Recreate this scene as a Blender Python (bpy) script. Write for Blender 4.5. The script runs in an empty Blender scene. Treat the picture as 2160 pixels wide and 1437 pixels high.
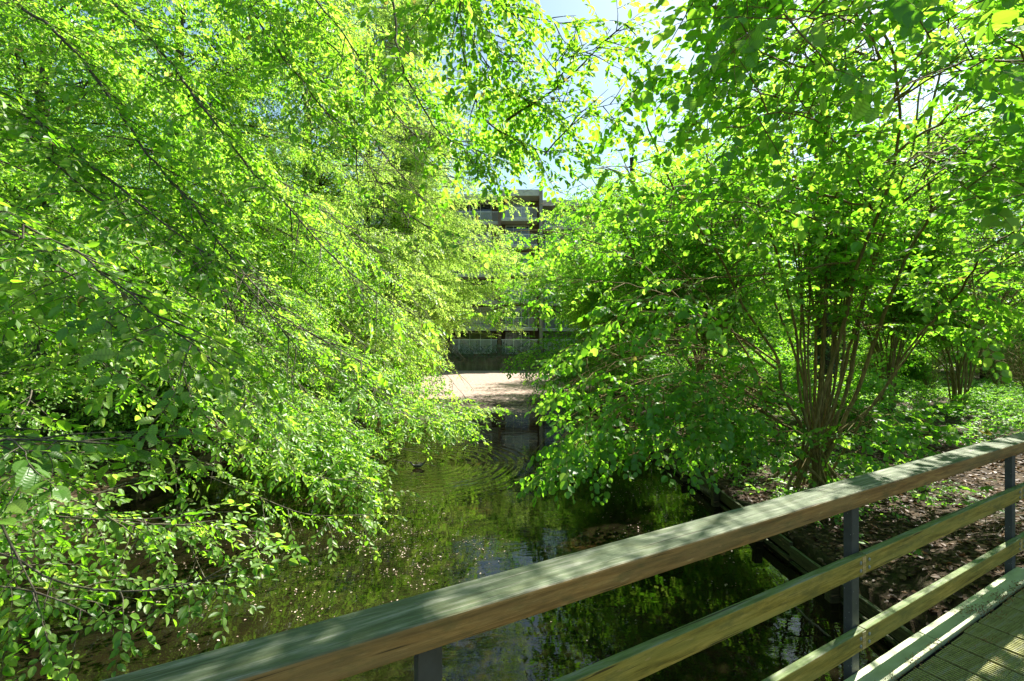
import bpy, bmesh, math, random
import numpy as np
from mathutils import Vector, Matrix
R = math.radians
random.seed(7)
rng = np.random.default_rng(7)
scn = bpy.context.scene
C = scn.collection
CAM = np.array((0.0, 0.0, 2.7))
DECK = 0.95
F = 1000.0                                  # focal length in pixels of the 2160 wide photograph
SUN = np.array((math.sin(R(45)) * math.cos(R(50)), math.cos(R(45)) * math.cos(R(50)), math.sin(R(50))))

def P(px, py, Y):
    return np.array(((px - 1080) / F * Y, Y, CAM[2] - (py - 718) / F * Y))

# ------------------------------------------------------------------ tagging
def thing(name, label, cat, loc=(0, 0, 0), rz=0.0, group=None):
    o = bpy.data.objects.new(name, None)
    o.empty_display_size = 0.3
    C.objects.link(o)
    o.location = loc
    o.rotation_euler = (0, 0, rz)
    o['label'] = label
    o['category'] = cat
    if group: o['group'] = group
    return o

def tag(o, label, cat, group=None):
    o['label'] = label
    o['category'] = cat
    if group: o['group'] = group
    return o

def link(name, me, mat, parent=None):
    o = bpy.data.objects.new(name, me)
    C.objects.link(o)
    if mat is not None and not me.materials: me.materials.append(mat)
    if parent is not None: o.parent = parent
    return o

# ------------------------------------------------------------------ mesh helpers
def np_mesh(name, verts, loops, counts, tint=None, smooth=False, vein=None):
    verts = np.ascontiguousarray(verts, dtype=np.float32)
    me = bpy.data.meshes.new(name)
    me.vertices.add(len(verts))
    me.vertices.foreach_set('co', verts.ravel())
    loops = np.ascontiguousarray(loops, dtype=np.int32)
    counts = np.asarray(counts, dtype=np.int32)
    me.loops.add(len(loops))
    me.loops.foreach_set('vertex_index', loops)
    me.polygons.add(len(counts))
    starts = np.zeros(len(counts), dtype=np.int32)
    starts[1:] = np.cumsum(counts)[:-1]
    me.polygons.foreach_set('loop_start', starts)
    if smooth: me.polygons.foreach_set('use_smooth', np.ones(len(counts), dtype=bool))
    else: me.polygons.foreach_set('use_smooth', np.zeros(len(counts), dtype=bool))
    if tint is not None:
        a = me.attributes.new('tint', 'FLOAT', 'POINT')
        a.data.foreach_set('value', np.ascontiguousarray(tint, dtype=np.float32))
    if vein is not None:
        a = me.attributes.new('vein', 'FLOAT', 'POINT')
        a.data.foreach_set('value', np.ascontiguousarray(vein, dtype=np.float32))
    me.update(calc_edges=True)
    return me

class MB:
    """collects boxes and other small shapes into one mesh"""
    def __init__(s): s.v = []; s.f = []
    def box(s, x0, x1, y0, y1, z0, z1):
        b = len(s.v)
        s.v += [(x0, y0, z0), (x1, y0, z0), (x1, y1, z0), (x0, y1, z0), (x0, y0, z1), (x1, y0, z1), (x1, y1, z1), (x0, y1, z1)]
        s.f += [tuple(b + i for i in q) for q in ((0, 3, 2, 1), (4, 5, 6, 7), (0, 1, 5, 4), (1, 2, 6, 5), (2, 3, 7, 6), (3, 0, 4, 7))]
        return s
    def add(s, v, f):
        b = len(s.v); s.v += [tuple(p) for p in v]; s.f += [tuple(b + i for i in q) for q in f]; return s
    def prism(s, poly, axis, a, b):
        n = len(poly); k = len(s.v)
        def mk(u, v, w): return (w, u, v) if axis == 'x' else ((u, w, v) if axis == 'y' else (u, v, w))
        s.v += [mk(u, v, a) for u, v in poly] + [mk(u, v, b) for u, v in poly]
        s.f += [tuple(k + i for i in range(n)), tuple(k + n + i for i in reversed(range(n)))]
        s.f += [(k + i, k + n + i, k + n + (i + 1) % n, k + (i + 1) % n) for i in range(n)]
        return s
    def build(s, name, mat, parent=None, bevel=0, seg=2):
        me = bpy.data.meshes.new(name)
        me.from_pydata(s.v, [], s.f)
        bm = bmesh.new(); bm.from_mesh(me)
        bmesh.ops.recalc_face_normals(bm, faces=bm.faces)
        if bevel: bmesh.ops.bevel(bm, geom=bm.edges[:], offset=bevel, segments=seg, affect='EDGES', profile=0.5)
        bm.to_mesh(me); bm.free()
        return link(name, me, mat, parent)

def resample(pts, step):
    pts = np.asarray(pts, float)
    if len(pts) < 2: return pts
    q = np.vstack([2 * pts[0] - pts[1], pts, 2 * pts[-1] - pts[-2]])
    out = []
    for i in range(1, len(q) - 2):
        p0, p1, p2, p3 = q[i - 1:i + 3]
        n = max(1, int(np.linalg.norm(p2 - p1) / step))
        t = (np.arange(n) / n)[:, None]
        out.append(0.5 * (2 * p1 + (p2 - p0) * t + (2 * p0 - 5 * p1 + 4 * p2 - p3) * t ** 2 + (3 * p1 - p0 - 3 * p2 + p3) * t ** 3))
    out.append(pts[-1:])
    return np.vstack(out)

def tubes_mesh(name, tubes, sides=6, origin=(0, 0, 0)):
    """list of (points, radii) -> one smooth mesh"""
    V = []; L = []; n0 = 0; cnt = 0
    org = np.asarray(origin, float)
    for pts, rad in tubes:
        pts = np.asarray(pts, float); rad = np.asarray(rad, float)
        m = len(pts); k = sides if rad[0] > 0.012 else 4
        if rad[0] < 0.006: k = 3
        if rad[0] > 0.1: k = 12
        T = np.gradient(pts, axis=0); T /= np.linalg.norm(T, axis=1)[:, None] + 1e-9
        ref = np.array((0.31, 0.17, 0.94)) if abs(T[0][2]) < 0.8 else np.array((0.95, 0.2, 0.1))
        A = np.cross(T, ref); A /= np.linalg.norm(A, axis=1)[:, None] + 1e-9
        B = np.cross(T, A)
        ang = np.arange(k) * 2 * math.pi / k
        ring = A[:, None, :] * np.cos(ang)[None, :, None] + B[:, None, :] * np.sin(ang)[None, :, None]
        V.append((pts[:, None, :] + ring * rad[:, None, None]).reshape(-1, 3) - org)
        i = np.arange(m - 1)[:, None] * k; j = np.arange(k)[None, :]; j2 = (j + 1) % k
        q = np.stack([i + j, i + j2, i + k + j2, i + k + j], -1).reshape(-1, 4) + n0
        L.append(q.ravel()); cnt += len(q); n0 += m * k
    return np_mesh(name, np.vstack(V), np.concatenate(L), np.full(cnt, 4), smooth=True)

def taper(n, r0, r1, p=1.0):
    t = np.linspace(0, 1, n)
    return r0 + (r1 - r0) * t ** p

# ------------------------------------------------------------------ materials
def newmat(name):
    m = bpy.data.materials.new(name); m.use_nodes = True
    nt = m.node_tree; nt.nodes.clear()
    out = nt.nodes.new('ShaderNodeOutputMaterial')
    return m, nt, out

def nd(nt, typ, **kw):
    n = nt.nodes.new(typ)
    for k, v in kw.items():
        if k in n.inputs: n.inputs[k].default_value = v
        else: setattr(n, k, v)
    return n

def ramp(nt, src, stops, interp='LINEAR'):
    r = nt.nodes.new('ShaderNodeValToRGB')
    r.color_ramp.interpolation = interp
    el = r.color_ramp.elements
    while len(el) < len(stops): el.new(0.5)
    for e, (p, c) in zip(el, stops):
        e.position = p; e.color = (*c, 1) if len(c) == 3 else c
    nt.links.new(src, r.inputs[0])
    return r.outputs[0]

def mixc(nt, fac, a, b, mode='MIX'):
    m = nt.nodes.new('ShaderNodeMix'); m.data_type = 'RGBA'; m.blend_type = mode
    for s, v in ((0, fac), (6, a), (7, b)):
        if hasattr(v, 'is_linked'): nt.links.new(v, m.inputs[s])
        else: m.inputs[s].default_value = v if s == 0 else (*v, 1)
    return m.outputs[2]

def noise(nt, vec, scale, detail=4, rough=0.6, dist=0.0):
    n = nd(nt, 'ShaderNodeTexNoise', Scale=scale, Detail=detail, Roughness=rough, Distortion=dist)
    if vec is not None: nt.links.new(vec, n.inputs['Vector'])
    return n.outputs[0]

def objvec(nt, scale=(1, 1, 1)):
    tc = nt.nodes.new('ShaderNodeTexCoord')
    mp = nd(nt, 'ShaderNodeMapping', Scale=scale)
    nt.links.new(tc.outputs['Object'], mp.inputs[0])
    return mp.outputs[0]

def bump(nt, h, strength, dist=0.01):
    b = nd(nt, 'ShaderNodeBump', Strength=strength, Distance=dist)
    nt.links.new(h, b.inputs['Height'])
    return b.outputs[0]

def principled(nt, out, col, rough=0.7, normal=None, spec=0.3, metal=0.0):
    p = nd(nt, 'ShaderNodeBsdfPrincipled', Roughness=rough, Metallic=metal)
    p.inputs['Specular IOR Level'].default_value = spec
    if hasattr(col, 'is_linked'): nt.links.new(col, p.inputs['Base Color'])
    else: p.inputs['Base Color'].default_value = (*col, 1)
    if normal is not None: nt.links.new(normal, p.inputs['Normal'])
    nt.links.new(p.outputs[0], out.inputs[0])
    return p

def leafmat(name, refl, trans, gloss=0.045, rough=0.45, tmix=0.5, old=None):
    """thin leaf: diffuse + translucent + a waxy sheen; the per-leaf 'tint' varies the pigment"""
    m, nt, out = newmat(name)
    at = nt.nodes.new('ShaderNodeAttribute'); at.attribute_name = 'tint'
    cr = ramp(nt, at.outputs['Fac'], [(i / (len(refl) - 1), c) for i, c in enumerate(refl)])
    ct = ramp(nt, at.outputs['Fac'], [(i / (len(trans) - 1), c) for i, c in enumerate(trans)])
    if old:                                  # the odd browned leaf, and darker veins
        br = ramp(nt, at.outputs['Fac'], [(0.0, (1, 1, 1)), (0.012, (0, 0, 0))], 'CONSTANT')
        cr = mixc(nt, br, cr, old); ct = mixc(nt, br, ct, tuple(x * 2 for x in old))
    av = nt.nodes.new('ShaderNodeAttribute'); av.attribute_name = 'vein'
    vf = ramp(nt, av.outputs['Fac'], [(0.55, (1, 1, 1)), (1.0, (.62, .66, .5))])
    ct = mixc(nt, 1.0, ct, vf, 'MULTIPLY'); 
    d = nd(nt, 'ShaderNodeBsdfDiffuse'); nt.links.new(cr, d.inputs[0])
    t = nd(nt, 'ShaderNodeBsdfTranslucent'); nt.links.new(ct, t.inputs[0])
    mx = nd(nt, 'ShaderNodeMixShader', Fac=tmix)
    nt.links.new(d.outputs[0], mx.inputs[1]); nt.links.new(t.outputs[0], mx.inputs[2])
    g = nd(nt, 'ShaderNodeBsdfGlossy', Roughness=rough)
    mg = nd(nt, 'ShaderNodeMixShader', Fac=gloss)
    nt.links.new(mx.outputs[0], mg.inputs[1]); nt.links.new(g.outputs[0], mg.inputs[2])
    nt.links.new(mg.outputs[0], out.inputs[0])
    return m

HORN = leafmat('hornbeam_leaf', [(0.06, 0.15, 0.014), (0.12, 0.24, 0.024), (0.20, 0.31, 0.05)],
               [(0.18, 0.54, 0.012), (0.37, 0.74, 0.03), (0.63, 0.86, 0.12)], gloss=.035, tmix=.52, old=(.13, .12, .025))
LIME = leafmat('pale_leaf', [(0.12, 0.20, 0.03), (0.19, 0.29, 0.05), (0.27, 0.34, 0.08)],
               [(0.34, 0.62, 0.05), (0.50, 0.80, 0.09), (0.68, 0.88, 0.17)], gloss=.035, tmix=.52)
HAZEL = leafmat('hazel_leaf', [(0.045, 0.13, 0.012), (0.085, 0.21, 0.022), (0.15, 0.28, 0.045)],
                [(0.17, 0.54, 0.014), (0.33, 0.74, 0.028), (0.55, 0.85, 0.09)], gloss=.035, tmix=.52, old=(.12, .11, .02))
IVY = leafmat('ivy_leaf', [(0.015, 0.05, 0.012), (0.025, 0.08, 0.018), (0.04, 0.10, 0.02)],
              [(0.05, 0.14, 0.01), (0.07, 0.20, 0.015), (0.1, 0.22, 0.02)], gloss=0.1, tmix=0.3)
HERB = leafmat('herb_leaf', [(0.06, 0.17, 0.014), (0.10, 0.24, 0.02), (0.16, 0.29, 0.04)],
               [(0.22, 0.6, 0.03), (0.34, 0.74, 0.05), (0.5, 0.82, 0.1)])
LITTER = leafmat('dead_leaf', [(0.035, 0.018, 0.008), (0.09, 0.052, 0.026), (0.19, 0.125, 0.075)],
                 [(0.06, 0.03, 0.01), (0.14, 0.08, 0.03), (0.22, 0.15, 0.08)], tmix=0.2, gloss=0.03)
PETAL = leafmat('petal', [(0.16, 0.1, 0.06), (0.36, 0.27, 0.2), (0.52, 0.43, 0.36)],
                [(0.3, 0.2, 0.1), (0.4, 0.3, 0.2), (0.5, 0.4, 0.3)], tmix=0.2)

def barkmat(name, c0, c1, c2, scale=1.0):
    m, nt, out = newmat(name)
    v = objvec(nt, (14 * scale, 14 * scale, 2.5 * scale))
    n = noise(nt, v, 1.6, 6, 0.65)
    n2 = noise(nt, objvec(nt, (1.6, 1.6, 0.8)), 2.0, 4)
    col = ramp(nt, n, [(0.3, c0), (0.55, c1), (0.75, c2)])
    col = mixc(nt, ramp(nt, n2, [(0.45, (0, 0, 0)), (0.7, (0.6, 0.6, 0.6))]), col, (0.07, 0.085, 0.02))
    principled(nt, out, col, 0.85, bump(nt, n, 0.7, 0.02), 0.2)
    return m
BARK_HORN = barkmat('hornbeam_bark', (0.035, 0.03, 0.022), (0.11, 0.095, 0.07), (0.24, 0.21, 0.17))
BARK_HAZEL = barkmat('hazel_bark', (0.06, 0.042, 0.015), (0.22, 0.165, 0.06), (0.37, 0.29, 0.13), 1.6)
BARK_DARK = barkmat('dark_bark', (0.015, 0.012, 0.008), (0.05, 0.04, 0.025), (0.1, 0.085, 0.06))

def woodmat(name, front, light, algae, algae_amt):
    m, nt, out = newmat(name)
    v = objvec(nt, (1.0, 14, 14))
    g = noise(nt, v, 3.5, 8, 0.7, 0.4)
    g2 = noise(nt, objvec(nt, (0.8, 5, 5)), 2.2, 5, 0.6)
    fine = noise(nt, objvec(nt, (6, 120, 120)), 1.5, 3, 0.6)
    col = ramp(nt, g, [(0.36, tuple(x * 0.5 for x in front)), (0.5, front), (0.64, light)])
    col = mixc(nt, ramp(nt, g2, [(0.42, (0, 0, 0)), (0.62, (0.6, 0.6, 0.6))]), col, tuple(a * 0.7 + b * 0.5 for a, b in zip(front, algae)))
    # pale knocks and scratches
    sc = noise(nt, objvec(nt, (9, 40, 40)), 1.3, 2, 0.5)
    col = mixc(nt, ramp(nt, sc, [(0.66, (0, 0, 0)), (0.72, (0.55, 0.55, 0.55))]), col, (0.42, 0.28, 0.12))
    # the upward side of the timber carries a film of algae over weathered grey wood
    ge = nt.nodes.new('ShaderNodeNewGeometry'); sp = nt.nodes.new('ShaderNodeSeparateXYZ')
    nt.links.new(ge.outputs['Normal'], sp.inputs[0])
    top = ramp(nt, g, [(0.34, tuple(x * 0.55 for x in algae)), (0.5, algae), (0.66, (0.22, 0.225, 0.175))])
    top = mixc(nt, ramp(nt, fine, [(0.3, (0.5, 0.5, 0.5)), (0.42, (0, 0, 0))]), top, (0.09, 0.10, 0.06))
    up = ramp(nt, sp.outputs[2], [(0.35, (0, 0, 0)), (0.8, (1, 1, 1))])
    col = mixc(nt, up, col, top)
    crack = noise(nt, objvec(nt, (1.1, 60, 60)), 2.0, 2, 0.5, 0.6)
    col = mixc(nt, ramp(nt, crack, [(0.30, (.85, .85, .85)), (0.345, (0, 0, 0))]), col, (0.03, 0.022, 0.01))
    blot = noise(nt, objvec(nt, (2.2, 6, 6)), 3.0, 5, 0.7)
    col = mixc(nt, ramp(nt, blot, [(0.50, (0, 0, 0)), (0.68, (.5, .5, .5))]), col, (0.075, 0.085, 0.03))
    h = mixc(nt, 0.5, g, fine)
    principled(nt, out, col, 0.66, bump(nt, h, 0.8, 0.005), 0.16)
    return m
WOOD_TOP = woodmat('handrail_wood', (0.25, 0.135, 0.042), (0.38, 0.225, 0.075), (0.092, 0.118, 0.064), 1)
WOOD_RAIL = woodmat('rail_wood', (0.28, 0.205, 0.035), (0.44, 0.31, 0.075), (0.13, 0.18, 0.06), 1)
WOOD_PATCH = woodmat('joint_wood', (0.46, 0.31, 0.11), (0.55, 0.4, 0.18), (0.26, 0.28, 0.17), 1)
WOOD_DECK = woodmat('deck_wood', (0.2, 0.18, 0.06), (0.3, 0.28, 0.12), (0.27, 0.275, 0.085), 1)
WOOD_OLD = woodmat('revetment_wood', (0.05, 0.042, 0.02), (0.09, 0.08, 0.04), (0.05, 0.065, 0.022), 1)

def stripmat():
    m, nt, out = newmat('edge_strip')
    n = noise(nt, objvec(nt, (1, 3, 3)), 4, 6, 0.6)
    s = noise(nt, objvec(nt), 60, 2, 0.5)
    col = ramp(nt, n, [(0.3, (0.24, 0.28, 0.13)), (0.6, (0.36, 0.4, 0.22)), (0.8, (0.46, 0.48, 0.34))])
    col = mixc(nt, ramp(nt, s, [(0.70, (0, 0, 0)), (0.76, (0.7, 0.7, 0.7))]), col, (0.09, 0.08, 0.03))
    principled(nt, out, col, 0.5, bump(nt, s, 0.15, 0.003), 0.4)
    return m
STRIP = stripmat()

def plain(name, col, rough=0.6, var=0.25, scale=4, metal=0.0, spec=0.4, bmp=0.1):
    m, nt, out = newmat(name)
    n = noise(nt, objvec(nt), scale, 6, 0.65)
    c = ramp(nt, n, [(0.3, tuple(x * (1 - var) for x in col)), (0.7, tuple(min(1, x * (1 + var)) for x in col))])
    principled(nt, out, c, rough, bump(nt, n, bmp, 0.01), spec, metal)
    return m

def steelmat():
    m, nt, out = newmat('dark_coated_steel')
    v = objvec(nt)
    n = noise(nt, v, 9, 6, 0.7)
    col = ramp(nt, n, [(0.3, (0.025, 0.028, 0.03)), (0.7, (0.055, 0.06, 0.062))])
    vo = nd(nt, 'ShaderNodeTexVoronoi', Scale=70.0); nt.links.new(v, vo.inputs['Vector'])
    gate = noise(nt, v, 22, 2)
    a = ramp(nt, vo.outputs['Distance'], [(0.10, (1, 1, 1)), (0.16, (0, 0, 0))])
    b = ramp(nt, gate, [(0.52, (0, 0, 0)), (0.58, (1, 1, 1))])
    col = mixc(nt, mixc(nt, 1.0, a, b, 'MULTIPLY'), col, (0.33, 0.34, 0.33))
    principled(nt, out, col, 0.5, bump(nt, n, 0.12, 0.003), 0.45)
    return m
STEEL = steelmat()
BOLT = plain('galvanised_bolt', (0.24, 0.25, 0.22), 0.45, 0.3, 40, 0.5)
CONCRETE = plain('pale_concrete', (0.50, 0.48, 0.42), 0.85, 0.2, 1.5)
FRAME = plain('white_frame', (0.72, 0.74, 0.76), 0.5, 0.06, 3)

def brickmat():
    m, nt, out = newmat('brown_brick')
    v = objvec(nt)
    mp = nd(nt, 'ShaderNodeMapping'); mp.inputs['Rotation'].default_value = (R(90), 0, 0); nt.links.new(v, mp.inputs[0])
    b = nd(nt, 'ShaderNodeTexBrick', Scale=2.4)
    b.inputs['Color1'].default_value = (0.15, 0.09, 0.065, 1); b.inputs['Color2'].default_value = (0.20, 0.125, 0.09, 1)
    b.inputs['Mortar'].default_value = (0.25, 0.22, 0.19, 1); b.inputs['Mortar Size'].default_value = 0.012
    nt.links.new(mp.outputs[0], b.inputs['Vector'])
    n = noise(nt, v, 0.8, 5)
    col = mixc(nt, ramp(nt, n, [(0.4, (0, 0, 0)), (0.7, (0.5, 0.5, 0.5))]), b.outputs[0], (0.1, 0.075, 0.06))
    principled(nt, out, col, 0.9, None, 0.2)
    return m
BRICK = brickmat()

def wallmat():
    m, nt, out = newmat('stained_concrete')
    n = noise(nt, objvec(nt, (2.2, 2.2, 0.35)), 1.3, 7, 0.65)
    n2 = noise(nt, objvec(nt), 5, 5, 0.6)
    col = ramp(nt, n, [(0.32, (0.06, 0.055, 0.045)), (0.5, (0.15, 0.14, 0.12)), (0.68, (0.27, 0.26, 0.23))])
    col = mixc(nt, 0.35, col, ramp(nt, n2, [(0.3, (0.07, 0.075, 0.05)), (0.7, (0.2, 0.19, 0.16))]))
    principled(nt, out, col, 0.9, bump(nt, n2, 0.3, 0.02), 0.2)
    return m
WALL = wallmat()

def glassmat():
    m, nt, out = newmat('window_glass')
    p = principled(nt, out, (0.03, 0.045, 0.06), 0.04, None, 0.9)
    return m
GLASS = glassmat()
CURTAINED = plain('curtained_glass', (0.32, 0.33, 0.34), 0.12, .25, 3, 0, .8)

def groundmat():
    m, nt, out = newmat('leaf_litter_soil')
    v = objvec(nt)
    n = noise(nt, v, 0.55, 6, 0.6)
    vo = nd(nt, 'ShaderNodeTexVoronoi', Scale=16.0); nt.links.new(v, vo.inputs['Vector'])
    n3 = noise(nt, v, 30, 5, 0.7)
    leafy = ramp(nt, vo.outputs['Color'], [(0.1, (0.014, 0.009, 0.004)), (0.45, (0.042, 0.027, 0.012)), (0.75, (0.085, 0.056, 0.028)), (1.0, (0.16, 0.115, 0.07))])
    col = mixc(nt, ramp(nt, n3, [(0.35, (0.75, 0.75, 0.75)), (0.65, (0.1, 0.1, 0.1))]), leafy, (0.03, 0.02, 0.01))
    col = mixc(nt, ramp(nt, n, [(0.5, (0, 0, 0)), (0.68, (0.6, 0.6, 0.6))]), col, (0.035, 0.06, 0.012))
    principled(nt, out, col, 0.9, bump(nt, n3, 0.8, 0.03), 0.2)
    return m
GROUND = groundmat()

def duckpos(): return np.array((-2.0, 10.05, 0.0))
def watermat():
    m, nt, out = newmat('pond_water')
    tc = nt.nodes.new('ShaderNodeTexCoord'); v = tc.outputs['Object']
    sep = nt.nodes.new('ShaderNodeSeparateXYZ'); nt.links.new(v, sep.inputs[0])
    def math_(op, a, b=None, c=None):
        n = nt.nodes.new('ShaderNodeMath'); n.operation = op
        for i, x in enumerate((a, b, c)):
            if x is None: continue
            if hasattr(x, 'is_linked'): nt.links.new(x, n.inputs[i])
            else: n.inputs[i].default_value = x
        return n.outputs[0]
    # rings spreading from the swimming bird
    d = duckpos()
    dx = math_('SUBTRACT', sep.outputs[0], float(d[0]) + 0.1)
    dy = math_('SUBTRACT', sep.outputs[1], float(d[1]) + 0.35)
    wob = noise(nt, v, 1.1, 2)
    r = math_('SQRT', math_('ADD', math_('MULTIPLY', dx, dx), math_('MULTIPLY', math_('MULTIPLY', dy, dy), 0.9)))
    r = math_('ADD', r, math_('MULTIPLY', math_('SUBTRACT', wob, 0.5), 0.22))
    ph = math_('MULTIPLY', r, 30.0)
    env = ramp(nt, math_('DIVIDE', r, 4.0), [(0.0, (0.3, 0.3, 0.3)), (0.22, (0.6, 0.6, 0.6)), (0.46, (1, 1, 1)), (0.52, (0.25, 0.25, 0.25)), (0.7, (0, 0, 0))])
    ring = math_('MULTIPLY', math_('SINE', ph), env)
    mp = nd(nt, 'ShaderNodeMapping', Scale=(1.0, 2.1, 1.0)); nt.links.new(v, mp.inputs[0])
    big = noise(nt, mp.outputs[0], 1.5, 3, 0.5, 0.4)
    mid = noise(nt, mp.outputs[0], 7.0, 3, 0.55, 0.6)
    h = math_('ADD', math_('MULTIPLY', ring, 0.0040), math_('ADD', math_('MULTIPLY', big, 0.003), math_('MULTIPLY', mid, 0.0004)))
    nrm = bump(nt, h, 1.0, 1.0)
    # colour of the bed seen through the peaty water
    bed = noise(nt, v, 0.9, 5, 0.6)
    bed2 = noise(nt, v, 9, 5, 0.7)
    col = ramp(nt, bed, [(0.42, (0.004, 0.004, 0.002)), (0.6, (0.012, 0.008, 0.003)), (0.75, (0.07, 0.028, 0.006))])
    col = mixc(nt, ramp(nt, bed2, [(0.45, (0.8, 0.8, 0.8)), (0.7, (0, 0, 0))]), col, (0.008, 0.007, 0.003))
    dif = nd(nt, 'ShaderNodeBsdfDiffuse'); nt.links.new(col, dif.inputs[0])
    gl = nd(nt, 'ShaderNodeBsdfGlossy', Roughness=0.0); gl.inputs[0].default_value = (1, 1, 1, 1); nt.links.new(nrm, gl.inputs['Normal'])
    fr = nd(nt, 'ShaderNodeFresnel', IOR=1.33); nt.links.new(nrm, fr.inputs['Normal'])
    fac = math_('MINIMUM', math_('ADD', math_('MULTIPLY', fr.outputs[0], .9), .024), 1.0)
    mx = nt.nodes.new('ShaderNodeMixShader'); nt.links.new(fac, mx.inputs[0])
    nt.links.new(dif.outputs[0], mx.inputs[1]); nt.links.new(gl.outputs[0], mx.inputs[2])
    # a drift of pollen and blossom lies on the far reach
    f1 = noise(nt, v, 0.5, 5, 0.65)
    f2 = noise(nt, v, 6, 5, 0.7)
    along = math_('DIVIDE', math_('SUBTRACT', sep.outputs[1], 12.5), 13.0)
    cov = math_('ADD', along, math_('ADD', math_('MULTIPLY', math_('SUBTRACT', f1, 0.5), 1.8), math_('MULTIPLY', math_('SUBTRACT', f2, 0.5), 1.5)))
    cov = math_('SUBTRACT', cov, math_('MULTIPLY', math_('MAXIMUM', math_('SUBTRACT', sep.outputs[0], -1.0), 0.0), 0.09))
    film = ramp(nt, cov, [(0.34, (0, 0, 0)), (0.7, (.75, .75, .75)), (1.3, (1, 1, 1))])
    fc = ramp(nt, f2, [(0.3, (0.14, 0.095, 0.065)), (0.5, (0.29, 0.225, 0.19)), (0.7, (0.40, 0.33, 0.29))])
    fd = nd(nt, 'ShaderNodeBsdfDiffuse'); nt.links.new(fc, fd.inputs[0])
    mf = nt.nodes.new('ShaderNodeMixShader'); nt.links.new(film, mf.inputs[0])
    nt.links.new(mx.outputs[0], mf.inputs[1]); nt.links.new(fd.outputs[0], mf.inputs[2])
    nt.links.new(mf.outputs[0], out.inputs[0])
    return m
WATER = watermat()

# ------------------------------------------------------------------ leaves and twigs
def leaf_lo(w):
    v = np.array([(0, 0, 0), (0.45, 0.5 * w, 0.07), (1, 0, -0.08), (0.45, -0.5 * w, 0.07)])
    return v, [(0, 2, 1), (0, 3, 2)]
def leaf_mid(w):
    v = np.array([(0, 0, 0), (0.16, 0.36 * w, 0.05), (0.45, 0.5 * w, 0.07), (0.78, 0.33 * w, 0.02), (1, 0, -0.09),
                  (0.78, -0.33 * w, 0.02), (0.45, -0.5 * w, 0.07), (0.16, -0.36 * w, 0.05)])
    return v, [(0, 4, 3, 2, 1), (0, 7, 6, 5, 4)]
def leaf_hi(w, n=13):
    v = []; f = []
    for i in range(n + 1):
        t = i / n
        prof = (math.sin(math.pi * t ** 0.8) ** 0.75) * 0.5 * w if 0 < t < 1 else 0.0
        z = -0.16 * t * t
        saw = 0.93 if i % 2 else 1.06
        ple = 0.005 if i % 2 else -0.005
        v += [(t, prof * saw, z + 0.16 * prof + ple), (t, prof * 0.5, z + 0.09 * prof + ple), (t, 0, z), (t, -prof * 0.5, z + 0.09 * prof + ple), (t, -prof * saw, z + 0.16 * prof + ple)]
    for i in range(n):
        a = i * 5
        for k in range(4): f.append((a + k, a + k + 1, a + 6 + k, a + 5 + k))
    return np.array(v), f
def rotm(ax, a):
    return np.array(Matrix.Rotation(a, 3, ax))

def make_twigs(leaf_len, w, gap, n, droop, spread, seed, K=6):
    """K flat sprays: leaf frames (pos, 3x3) along a zigzag stem of unit-free metric size"""
    rg = random.Random(seed); out = []
    for k in range(K):
        fr = []; stem = []
        p = np.zeros(3); d = np.array((1.0, 0, 0))
        stem.append(p.copy())
        for i in range(n):
            d = d + np.array((0, rg.uniform(-.14, .14), rg.uniform(-.08, .05) - droop * 0.05)); d /= np.linalg.norm(d)
            p = p + d * gap * rg.uniform(.8, 1.2)
            stem.append(p.copy())
            side = 1 if i % 2 else -1
            size = leaf_len * rg.uniform(.7, 1.12) * (0.75 + 0.3 * math.sin(math.pi * (i + 1) / (n + 1)))
            yaw = side * R(rg.gauss(spread, 12)) if i < n - 1 else R(rg.gauss(0, 12))
            M = rotm('Z', yaw) @ rotm('Y', R(rg.gauss(22 * droop + 6, 16))) @ rotm('X', R(rg.gauss(0, 22)))
            fr.append((p + M[:, 0] * size * 0.12, M * size))
        out.append((np.array([a for a, b in fr]), np.array([b for a, b in fr]), np.array(stem)))
    return out
TW_HORN = make_twigs(0.082, .62, 0.034, 11, 0.5, 48, 3)
TW_HAZEL = make_twigs(0.105, .86, 0.048, 9, 1.1, 52, 4)
TW_FAR = make_twigs(0.105, .74, 0.045, 11, 0.7, 50, 5)
TW_IVY = make_twigs(0.06, .95, 0.03, 8, 1.0, 55, 6)

# pixels of the photograph where the branches leave gaps (the crowns are pruned where these views pass through them)
GAPS = [
    ([(775, 930), (860, 908), (945, 935), (950, 1050), (780, 1050)], 0.0),
    ([(1145, -200), (1490, -200), (1475, 70), (1410, 120), (1370, 110), (1320, 215), (1265, 280), (1200, 280), (1185, 190), (1130, 120)], 0.02),
    ([(1120, 290), (1270, 250), (1250, 330), (1180, 400), (1010, 402), (1030, 345), (1100, 335)], 0.22),
    ([(935, 402), (1150, 392), (1160, 470), (1150, 500), (960, 500)], 0.4),
    ([(1000, 500), (1125, 500), (1110, 640), (1070, 640), (1010, 560)], 1.0),
    ([(930, 690), (1050, 690), (1075, 785), (1150, 800), (1100, 850), (960, 845), (925, 780)], 0.03),
    ([(1060, 880), (1120, 845), (1215, 845), (1180, 925), (1125, 985), (1125, 1120), (840, 1120), (815, 1040), (830, 968), (905, 972), (935, 960), (975, 915), (1030, 893)], 0.01),
]
def in_poly(x, y, poly):
    c = np.zeros(len(x), bool); j = len(poly) - 1
    for i in range(len(poly)):
        xi, yi = poly[i]; xj, yj = poly[j]
        c ^= ((yi > y) != (yj > y)) & (x < (xj - xi) * (y - yi) / (yj - yi + 1e-9) + xi)
        j = i
    return c

def rail_pt(t, D, z):
    a = math.atan2(1000, 1788)
    return np.array((t * math.cos(a) - D * math.sin(a), t * math.sin(a) + D * math.cos(a), z))
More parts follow.
